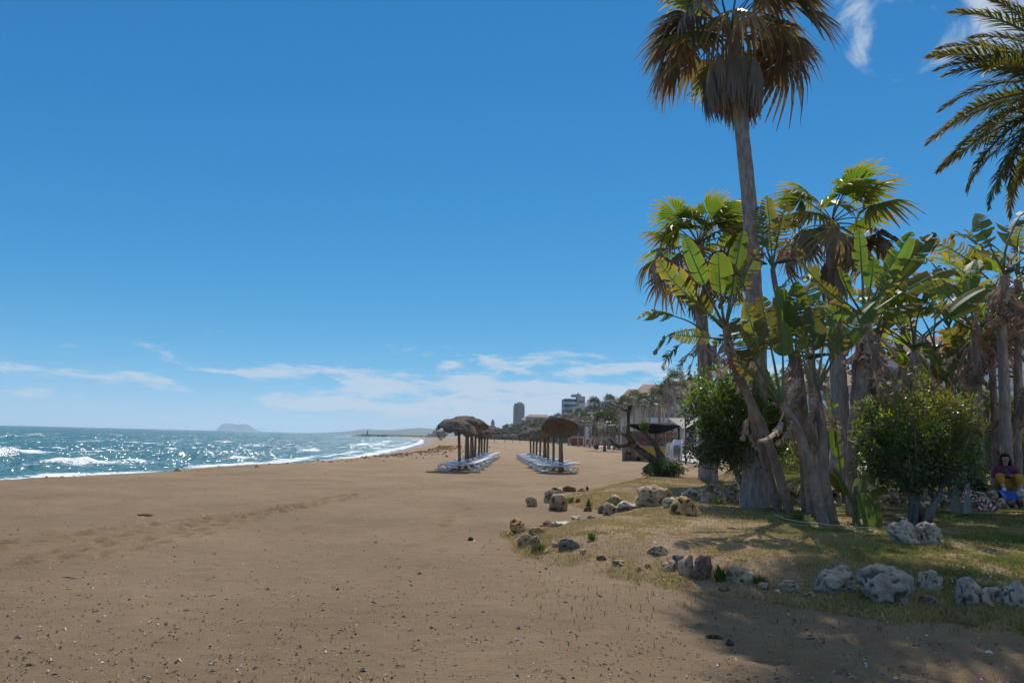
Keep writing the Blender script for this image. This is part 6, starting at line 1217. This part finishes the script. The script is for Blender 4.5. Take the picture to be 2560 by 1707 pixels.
for i, (px, pt) in enumerate(((1206, 1066), (1217, 1070), (1225, 1074), (1086, 1078), (1096, 1080), (1102, 1081), (1110, 1079))): far_palm(('far palm left of the lighthouse, {} from the sea' if px > 1150 else 'tiny palm by the breakwater, {} from the sea').format(ORD[i % 3 if px > 1150 else i-3]), px, pt, 560 if px > 1150 else 780, i+7, 'palms near the lighthouse', 1.9)
# green slope below the buildings, as one mass of far foliage
def slope():
    rg = random.Random(3); cl = []
    for i in range(1500):
        t = rg.random(); px = lerp(1760, 1200, t); Y = lerp(118, 620, t**1.3)*rg.uniform(.92, 1.05); ytop = np.interp(px, [1200, 1240, 1280, 1320, 1370, 1420, 1500, 1600, 1700, 1760], [1088, 1082, 1074, 1062, 1056, 1060, 1064, 1060, 1054, 1050]); py = lerp(1096, ytop, rg.random()**.7); p = at(px, py, Y)
        if p.z > .1: cl.append((p.x, p.y, p.z, px_m(Y)*5))
    near = [c for c in cl if c[1] < 220]; far = [c for c in cl if c[1] >= 220]
    for c, s, nm in ((near, .8, 'near'), (far, 2.0, 'far')): tag(obj('slope_foliage', leaf_cloud(c, 22, s, 5, TM['veg'])), 'green shrubs covering the slope behind the promenade' if nm == 'near' else 'far green shrubs and treetops under the hotel', 'foliage', kind='stuff')
    V = []; 
    mb = MB(); pts = [(1760, 1052, 126), (1600, 1056, 150), (1500, 1062, 200), (1400, 1066, 260), (1320, 1070, 430), (1240, 1086, 640)]
    for x, y, Y in pts: p = at(x, y, Y); V += [(p.x, p.y, -.5), (p.x, p.y, p.z), (p.x+30, p.y+60, p.z+2)]
    mb.add(V, [f for i in range(len(pts)-1) for f in ((i*3, i*3+3, i*3+4, i*3+1), (i*3+1, i*3+4, i*3+5, i*3+2))]); tag(mb.build('green_slope', TM['veg']), 'overgrown slope rising behind the promenade', kind='structure')
slope()
# ================================================================ THE SEATED WOMAN AND SMALL THINGS
SM = dict(skin=pmat('skin', [(.42, .26, .19), (.50, .32, .24)], scale=6, rough=.55), hair=pmat('hair', [(.012, .008, .008), (.03, .02, .018)], scale=20, rough=.45, stretch=(4, 4, .5)),
 purple=pmat('jacket', [(.10, .02, .06), (.16, .035, .10)], scale=6, rough=.6), mustard=pmat('trousers', [(.42, .22, .02), (.52, .28, .03)], scale=6, rough=.85, bump=.3, bscale=9),
 shoe=pmat('shoe', [(.62, .62, .62), (.75, .75, .75)], scale=9, rough=.6), phone=pmat('phone', [(.01, .01, .012), (.02, .02, .025)], scale=3, rough=.2, spec=.6), mat=pmat('mat', [(.01, .07, .30), (.015, .10, .38)], scale=4, rough=.9),
 tape_w=pmat('tape_white', [(.70, .70, .70), (.78, .78, .78)], scale=5, rough=.5, trans=.2), tape_r=pmat('tape_red', [(.55, .02, .03), (.65, .03, .05)], scale=5, rough=.5, trans=.2), bag=pmat('bag', [(.012, .012, .014), (.03, .03, .032)], scale=5, rough=.6), can=pmat('can', [(.04, .22, .10), (.06, .30, .14)], scale=5, rough=.4, metallic=.3),
 post=pmat('grey_timber', [(.20, .185, .165), (.30, .275, .25), (.36, .335, .305)], scale=5, rough=.9, stretch=(5, 5, .4), bump=.4, bscale=30, bstretch=(6, 6, .3)), hose=pmat('hose', [(.10, .07, .045), (.16, .12, .08)], scale=5, rough=.7), twig=pmat('twig', [(.035, .025, .018), (.09, .06, .04)], scale=30, rough=.9), straw=pmat('straw', [(.42, .32, .19), (.58, .47, .30)], scale=30, rough=.8), shell=pmat('shell', [(.55, .50, .45), (.75, .70, .65)], scale=30, rough=.5), weedm=pmat('seaweed', [(.14, .06, .02), (.24, .11, .04)], scale=4, rough=.9), pebble=pmat('pebble', [(.20, .165, .13), (.36, .30, .24)], scale=14, rough=.8))
def skin_obj(name, verts, edges, radii, mat, parent, sub=2, root=0):
    me = bpy.data.meshes.new(name); me.from_pydata([tuple(v) for v in verts], edges, []); me.materials.append(mat); o = obj(name, me, parent); m = o.modifiers.new('skin', 'SKIN'); m.use_smooth_shade = True
    lay = me.skin_vertices[0].data if me.skin_vertices else None
    if lay is None: return o
    for i, q in enumerate(radii): lay[i].radius = (q, q) if not hasattr(q, '__len__') else q; lay[i].use_root = (i == root)
    s = o.modifiers.new('sub', 'SUBSURF'); s.levels = sub; s.render_levels = sub; return o
def woman():
    Y = 16.15; p = at(2519, 1224, Y); p.z = gz(p.x, p.y)+.02; root = empty('person', p, R(-32)); tag(root, 'person in purple jacket and mustard trousers sitting on the wall with a phone', 'person')
    V = [(0, 0, .13), (0, .02, .30), (-.01, .02, .46), (-.015, .0, .55), (-.01, -.03, .62), (.0, -.045, .71), (.0, -.05, .78),   # spine, neck, head
         (-.17, .0, .50), (-.25, -.06, .30), (-.10, -.26, .33), (-.03, -.30, .36), (.16, 0, .50), (.24, -.05, .30), (.10, -.25, .33), (.03, -.30, .355),     # arms
         (-.11, -.04, .13), (-.16, -.36, .37), (-.10, -.50, .06), (-.10, -.60, .03), (.11, -.04, .13), (.20, -.34, .37), (.22, -.50, .06), (.22, -.60, .03)]
    E = [(0, 1), (1, 2), (2, 3), (3, 4), (4, 5), (5, 6), (2, 7), (7, 8), (8, 9), (9, 10), (2, 11), (11, 12), (12, 13), (13, 14), (0, 15), (15, 16), (16, 17), (17, 18), (0, 19), (19, 20), (20, 21), (21, 22)]
    Rr = [.13, .115, .13, .055, .05, .092, .082, .06, .043, .034, .03, .06, .043, .034, .03, .085, .058, .04, .035, .085, .058, .04, .035]; skin_obj('body', V, E, Rr, SM['skin'], root)
    b = len(V)
    for side, w in ((-1, V[10]), (1, V[14])):          # fingers closing round the phone
        for f in range(5):
            q = Vector(w); L_ = (.05, .062, .066, .06, .048)[f]; st = q+Vector((side*.005, -.02, -.022+.013*f)); pts = [st, st+Vector((-side*L_*.55, -.016, .004)), st+Vector((-side*L_, .006, .006))]
            mb = MB(); mb.tube(pts, [.0095, .009, .007], 6); mb.build('finger', SM['skin'], root, smooth=True)
    Vj = [V[0], V[1], V[2], V[3], V[7], V[8], Vector(V[9]).lerp(Vector(V[10]), .3), V[11], V[12], Vector(V[13]).lerp(Vector(V[14]), .3)]; Vj[0] = (0, .01, .16); Vj[3] = (-.012, .01, .525)
    skin_obj('jacket', Vj, [(0, 1), (1, 2), (2, 3), (2, 4), (4, 5), (5, 6), (2, 7), (7, 8), (8, 9)], [.15, .145, .16, .075, .085, .066, .05, .085, .066, .05], SM['purple'], root)
    Vt = [V[0], V[15], V[16], Vector(V[16]).lerp(Vector(V[17]), .75), V[19], V[20], Vector(V[20]).lerp(Vector(V[21]), .75)]; skin_obj('trousers', Vt, [(0, 1), (1, 2), (2, 3), (0, 4), (4, 5), (5, 6)], [.155, .115, .088, .075, .115, .088, .075], SM['mustard'], root)
    for q in (17, 21):
        a = Vector(V[q]); skin_obj('shoe', [a+Vector((0, .03, -.02)), a+Vector((0, -.06, -.025)), a+Vector((0, -.14, -.035))], [(0, 1), (1, 2)], [.048, .046, .036], SM['shoe'], root)
    Vh, Fh = ICO[3]; Vh = Vh*np.array([.098, .112, .122])+np.array([.0, -.03, .748]); keep = [f for f in Fh if not all((Vh[i][1] < -.075 and Vh[i][2] < .815) for i in f)]   # cap of hair, open at the face
    obj('hair', mesh_np('hair', Vh, np.array(keep), SM['hair']), root)
    for q, (lx, ly) in enumerate(((-.085, -.02), (-.07, .04), (-.02, .075), (.045, .06), (.085, .0))):
        mb = MB(); mb.tube([(lx*.9, ly, .77), (lx*1.05, ly+.01, .66), (lx*1.25, ly-.01, .54), (lx*1.2, ly-.03, .42)], [.04, .045, .04, .012], 8, rn=.2); mb.build('hair_lock', SM['hair'], root, smooth=True)
    mb = MB(); [mb.lathe([(.001, -.008), (.009, 0), (.001, .008)], 6, (x, -.132, .735)) for x in (-.032, .034)]; mb.build('eyes', SM['hair'], root); mb = MB(); mb.tube([(-.022, -.128, .672), (.001, -.134, .67), (.024, -.128, .672)], [.003, .006, .003], 5); mb.build('lips', SM['tape_r'], root)
    mb = MB(); mb.tube([(.001, -.13, .74), (.001, -.148, .705), (.001, -.135, .695)], [.008, .015, .009], 6); mb.build('nose', SM['skin'], root, smooth=True)
    mb = MB(); mb.box((0, 0, 0), (.075, .012, .15)); o = mb.build('phone', SM['phone'], None, loc=p+Matrix.Rotation(R(-32), 3, 'Z') @ Vector((0, -.335, .40)), rot=(-.4, 0, R(-32))); tag(o, 'black phone held in both hands by the seated person', 'phone')
    mp = at(2532, 1240, 15.7); mb = MB(); n = 9; vs = []
    for i in range(n):
        for j in range(6): x = -.35+1.0*i/(n-1); t = j/5; y = .45-.75*t; vs.append((x, y, (.03 if y > -.12 else .03-.9*(abs(y)-.12))+.012*math.sin(i*2+j)))
    mb.add(vs, [(i*6+j, i*6+j+1, (i+1)*6+j+1, (i+1)*6+j) for i in range(n-1) for j in range(5)]); o = mb.build('beach_mat', SM['mat'], None, loc=(mp.x, 15.75, gz(mp.x, 16.2)+.01), smooth=True); tag(o, 'blue mat spread under the seated person', 'mat')
    bp = at(2446, 1210, 16.4); bp.z = gz(bp.x, bp.y); root = empty('bag', bp); tag(root, 'black bag on the ground left of the seated person', 'bag'); mb = MB(); mb.lathe([(.12, 0), (.19, .06), (.18, .2), (.13, .3), (.05, .31)], 10); mb.build('body', SM['bag'], root, smooth=True); mb = MB(); mb.tube([(-.11, 0, .27), (-.07, 0, .43), (.05, 0, .45), (.1, 0, .28)], .014, 5); mb.build('strap', SM['bag'], root, smooth=True)
    cp = at(2443, 1218, 15.95); cp.z = gz(cp.x, cp.y)+.01; mb = MB(); mb.lathe([(.027, 0), (.033, .012), (.033, .10), (.026, .118), (.026, .12)], 14); o = mb.build('drink_can', SM['can'], None, loc=cp, smooth=True); tag(o, 'green drink can on the wall by the bag', 'can')
woman()
def barrier():
    b = gpt(2404, 1292); root = empty('timber_post', b); tag(root, 'stout square grey timber post before the stone wall', 'post'); k = px_m(b.y)
    mb = MB(); mb.box((0, 0, 1.2*.46), (34*k, .24, 118*k)); mb.build('post', SM['post'], root, rot=(0, 0, .5)); mb = MB(); mb.box((0, 0, 118*k+.0), (36*k, .26, .04)); mb.build('cap', SM['post'], root, rot=(0, 0, .5))
    g = gpt(2462, 1296); Y = g.y; root = empty('hoop_barrier', g); tag(root, 'bent metal hoop wound with red and white warning tape', 'barrier'); L_ = lambda x, y: at(2360+x/7.125, 1080+y/7.125, Y)-g
    mb = MB(); mb.tube([L_(430, 1230), L_(600, 1222), L_(700, 1210)], .008, 6); mb.tube([L_(500, 1080), L_(600, 1070), L_(700, 1090), L_(760, 1150), L_(775, 1230), L_(760, 1330), L_(755, 1430)], .011, 7); mb.build('hoop', BM_['grey_panel'], root, smooth=True)
    def tape(pts, w):
        P = [L_(x, y) for x, y in pts]; N_ = 3
        for i in range(len(P)-1):
            for q in range(N_):
                a, c = P[i].lerp(P[i+1], q/N_), P[i].lerp(P[i+1], (q+1)/N_); mb = MB(); d = (c-a).normalized(); S = Vector((-d.z, .35*math.sin(i*2+q), d.x)).normalized()*w; mb.add([a-S, a+S, c+S, c-S], [(0, 1, 2, 3)]); mb.build('tape', SM['tape_r' if (i*N_+q) % 2 else 'tape_w'], root)
    tape([(330, 1240), (305, 1160), (340, 1085), (400, 1075)], .03); tape([(470, 1110), (540, 1170), (620, 1200), (720, 1215)], .03); tape([(730, 1220), (680, 1300), (610, 1400)], .04); tape([(760, 1230), (850, 1310), (930, 1390)], .045); tape([(740, 1230), (735, 1330), (725, 1410)], .03)
barrier()
# ---- hoses and a fallen palm rib on the turf
def hose(label, pxs, rad, mat='hose', name='hose'):
    P = [gpt(x, y)+Vector((0, 0, rad+.012)) for x, y in pxs]; mb = MB(); Q = []
    for a, b in zip(P[:-1], P[1:]):
        for i in range(5): q = a.lerp(b, i/5); q.z = gz(q.x, q.y)+rad+.014; Q.append(q)
    mb.tube(Q+[P[-1]], rad, 6); o = mb.build(name, SM[mat], None, smooth=True); tag(o, label, name.replace('_', ' '))
hose('upper brown irrigation hose across the turf at the right', [(2170, 1276), (2300, 1278), (2420, 1279), (2560, 1283), (2640, 1285)], .014)
hose('lower brown irrigation hose across the turf at the right', [(2350, 1280), (2430, 1286), (2500, 1292), (2600, 1299)], .014)
hose('long pale fallen leaf rib lying across the turf', [(1935, 1288), (1960, 1300), (2000, 1308), (2060, 1314), (2120, 1320), (2190, 1324)], .012, 'straw', 'fallen_rib')
def scrap():
    b = gpt(1786, 1594); r = rock_mesh('driftwood', SM['twig'], 9, .16, .06, .04, .2, 3); o = obj('driftwood', r, None, (b.x, b.y, b.z-.008)); tag(o, 'dark driftwood lump on the sand below the bank', 'driftwood')
    b = gpt(1176, 1350); r = rock_mesh('driftwood', SM['twig'], 19, .10, .07, .06, .5, 3); o = obj('driftwood', r, None, (b.x, b.y, b.z-.008)); tag(o, 'dark clod on the sand left of the ochre rock', 'driftwood')
    b = gpt(362, 1288); r = rock_mesh('driftwood', SM['weedm'], 29, .30, .16, .05, .5, 3); o = obj('driftwood', r, None, (b.x, b.y, b.z-.008)); tag(o, 'rusty clod alone on the far sand above the footprints', 'driftwood')
scrap()
# ---- litter of the beach: too many and too small to count
def debris(name, label, n, mat, kind, seed, size, region):
    rg = np.random.default_rng(seed); r = random.Random(seed); mb = MB()
    for i in range(n):
        py = 1160+(1725-1160)*r.random()**.8; px = r.uniform(-40, 2600); p = gp(px, py)
        if p.y > 46 or p.x < -13: continue
        if sdq(p.x, p.y) > -.05 and r.random() < .75: continue
        z = gz(p.x, p.y); a = r.uniform(0, 6.28); s = size*r.lognormvariate(0, .5)*(1+p.y*.02); d = Vector((math.cos(a), math.sin(a), 0)); S = Vector((-d.y, d.x, 0)); c = Vector((p.x, p.y, z+.004))
        if kind == 'stick':
            h = s*r.uniform(.04, .09)+.0015; mb.add([c-d*s-S*h, c-d*s+S*h, c+S*h*1.2+Vector((0, 0, h*2.5)), c-S*h*1.2+Vector((0, 0, h*2.5)), c+d*s*r.uniform(.7, 1)+Vector((0, 0, s*r.uniform(0, .25)))], [(0, 1, 2, 3), (3, 2, 4), (0, 3, 4), (1, 4, 2)])
        else:
            vs = [c+d*s*math.cos(q)*r.uniform(.7, 1.2)+S*s*.6*math.sin(q)*r.uniform(.7, 1.2) for q in (0, 1.26, 2.5, 3.77, 5.0)]+[c+Vector((r.uniform(-.2, .2)*s, r.uniform(-.2, .2)*s, s*r.uniform(.3, .9)))]; mb.add(vs, [(0, 1, 5), (1, 2, 5), (2, 3, 5), (3, 4, 5), (4, 0, 5)])
    tag(mb.build(name, SM[mat]), label, name, kind='stuff')
debris('twig_debris', 'dark twigs and bark scraps strewn over the sand', 3000, 'twig', 'stick', 1, .010, None)
debris('straw_debris', 'pale straw bits strewn over the sand', 1100, 'straw', 'stick', 2, .012, None)
debris('shell_debris', 'white shell fragments strewn over the sand', 620, 'shell', 'lump', 3, .007, None)
debris('clod_debris', 'small dark clods strewn over the sand', 1900, 'twig', 'lump', 4, .006, None)
debris('pebble_debris', 'grey pebbles strewn over the sand', 500, 'pebble', 'lump', 5, .008, None)
def seaweed():
    r = random.Random(8); mb = MB()
    for i in range(1500):
        y = 16+r.random()**1.4*95; x = float(crest_x(y))+abs(r.gauss(0, .5+.012*y))*(1 if y < 40 else r.choice((1, 1, 2.2)))-.5
        if y < 48 and r.random() < .88: continue
        z = gz(x, y); s = r.uniform(.03, .10)*(1+y*.012); c = Vector((x, y, z)); vs = [c+Vector((math.cos(q)*s*r.uniform(.6, 1.5), math.sin(q)*s*r.uniform(.6, 1.5), 0)) for q in (0, 1.26, 2.5, 3.77, 5.0)]+[c+Vector((0, 0, s*r.uniform(.35, .9)))]; mb.add(vs, [(0, 1, 5), (1, 2, 5), (2, 3, 5), (3, 4, 5), (4, 0, 5)])
    tag(mb.build('seaweed_debris', SM['weedm']), 'rusty seaweed clumps along the top of the shore', 'seaweed', kind='stuff')
seaweed()
# ---- orange parapet and blue railing at the right edge
def parapet():
    p = at(2546, 1150, 40); p.z = .14; root = empty('orange_parapet', (p.x+1.5, 40, .14)); tag(root, 'orange parapet wall with blue railing at the right edge', 'wall'); mb = MB(); mb.box((0, 0, .8), (5.5, .3, 1.6)); mb.build('wall', BM_['orange'], root)
    for i in range(22): mb = MB(); mb.tube([(-2.6+i*.25, 0, 1.6), (-2.6+i*.25, 0, 2.5)], .022, 5); mb.build('baluster', BM_['blue'], root)
    mb = MB(); mb.tube([(-2.7, 0, 2.5), (2.7, 0, 2.5)], .04, 6); mb.build('handrail', BM_['blue'], root)
    p = at(2507, 1090, 30); p.z = .3; root = empty('blue_ladder_frame', p); tag(root, 'upright blue metal frame behind the stems', 'frame')
    for sx in (-.12, .12): mb = MB(); mb.tube([(sx, 0, 0), (sx-.1, 0, 2.3)], .03, 6); mb.build('rail', BM_['blue'], root)
    for i in range(7): mb = MB(); mb.tube([(-.12-.013*i, 0, .3+i*.3), (.12-.013*i, 0, .3+i*.3)], .02, 5); mb.build('rung', BM_['blue'], root)
parapet()
# ---------------------------------------------------------------- the air
def build_haze():
    mb = MB(); mb.box((0, 0, (160-3.6)/2), (31000, 31000, 160+3.6)); me = mb.mesh('haze', [])
    m = bpy.data.materials.new('haze_air'); m.use_nodes = True; nt = m.node_tree; nt.nodes.clear()
    out = nt.nodes.new('ShaderNodeOutputMaterial'); pv = nt.nodes.new('ShaderNodeVolumePrincipled')
    pv.inputs['Color'].default_value = (.72, .86, 1, 1); pv.inputs['Density'].default_value = HAZE_DENSITY; pv.inputs['Anisotropy'].default_value = .2
    nt.links.new(pv.outputs[0], out.inputs['Volume']); me.materials.append(m)
    tag(obj('haze', me), 'pale sea haze in the air', 'haze', kind='stuff')
HAZE_DENSITY = 1.25e-4
build_haze()
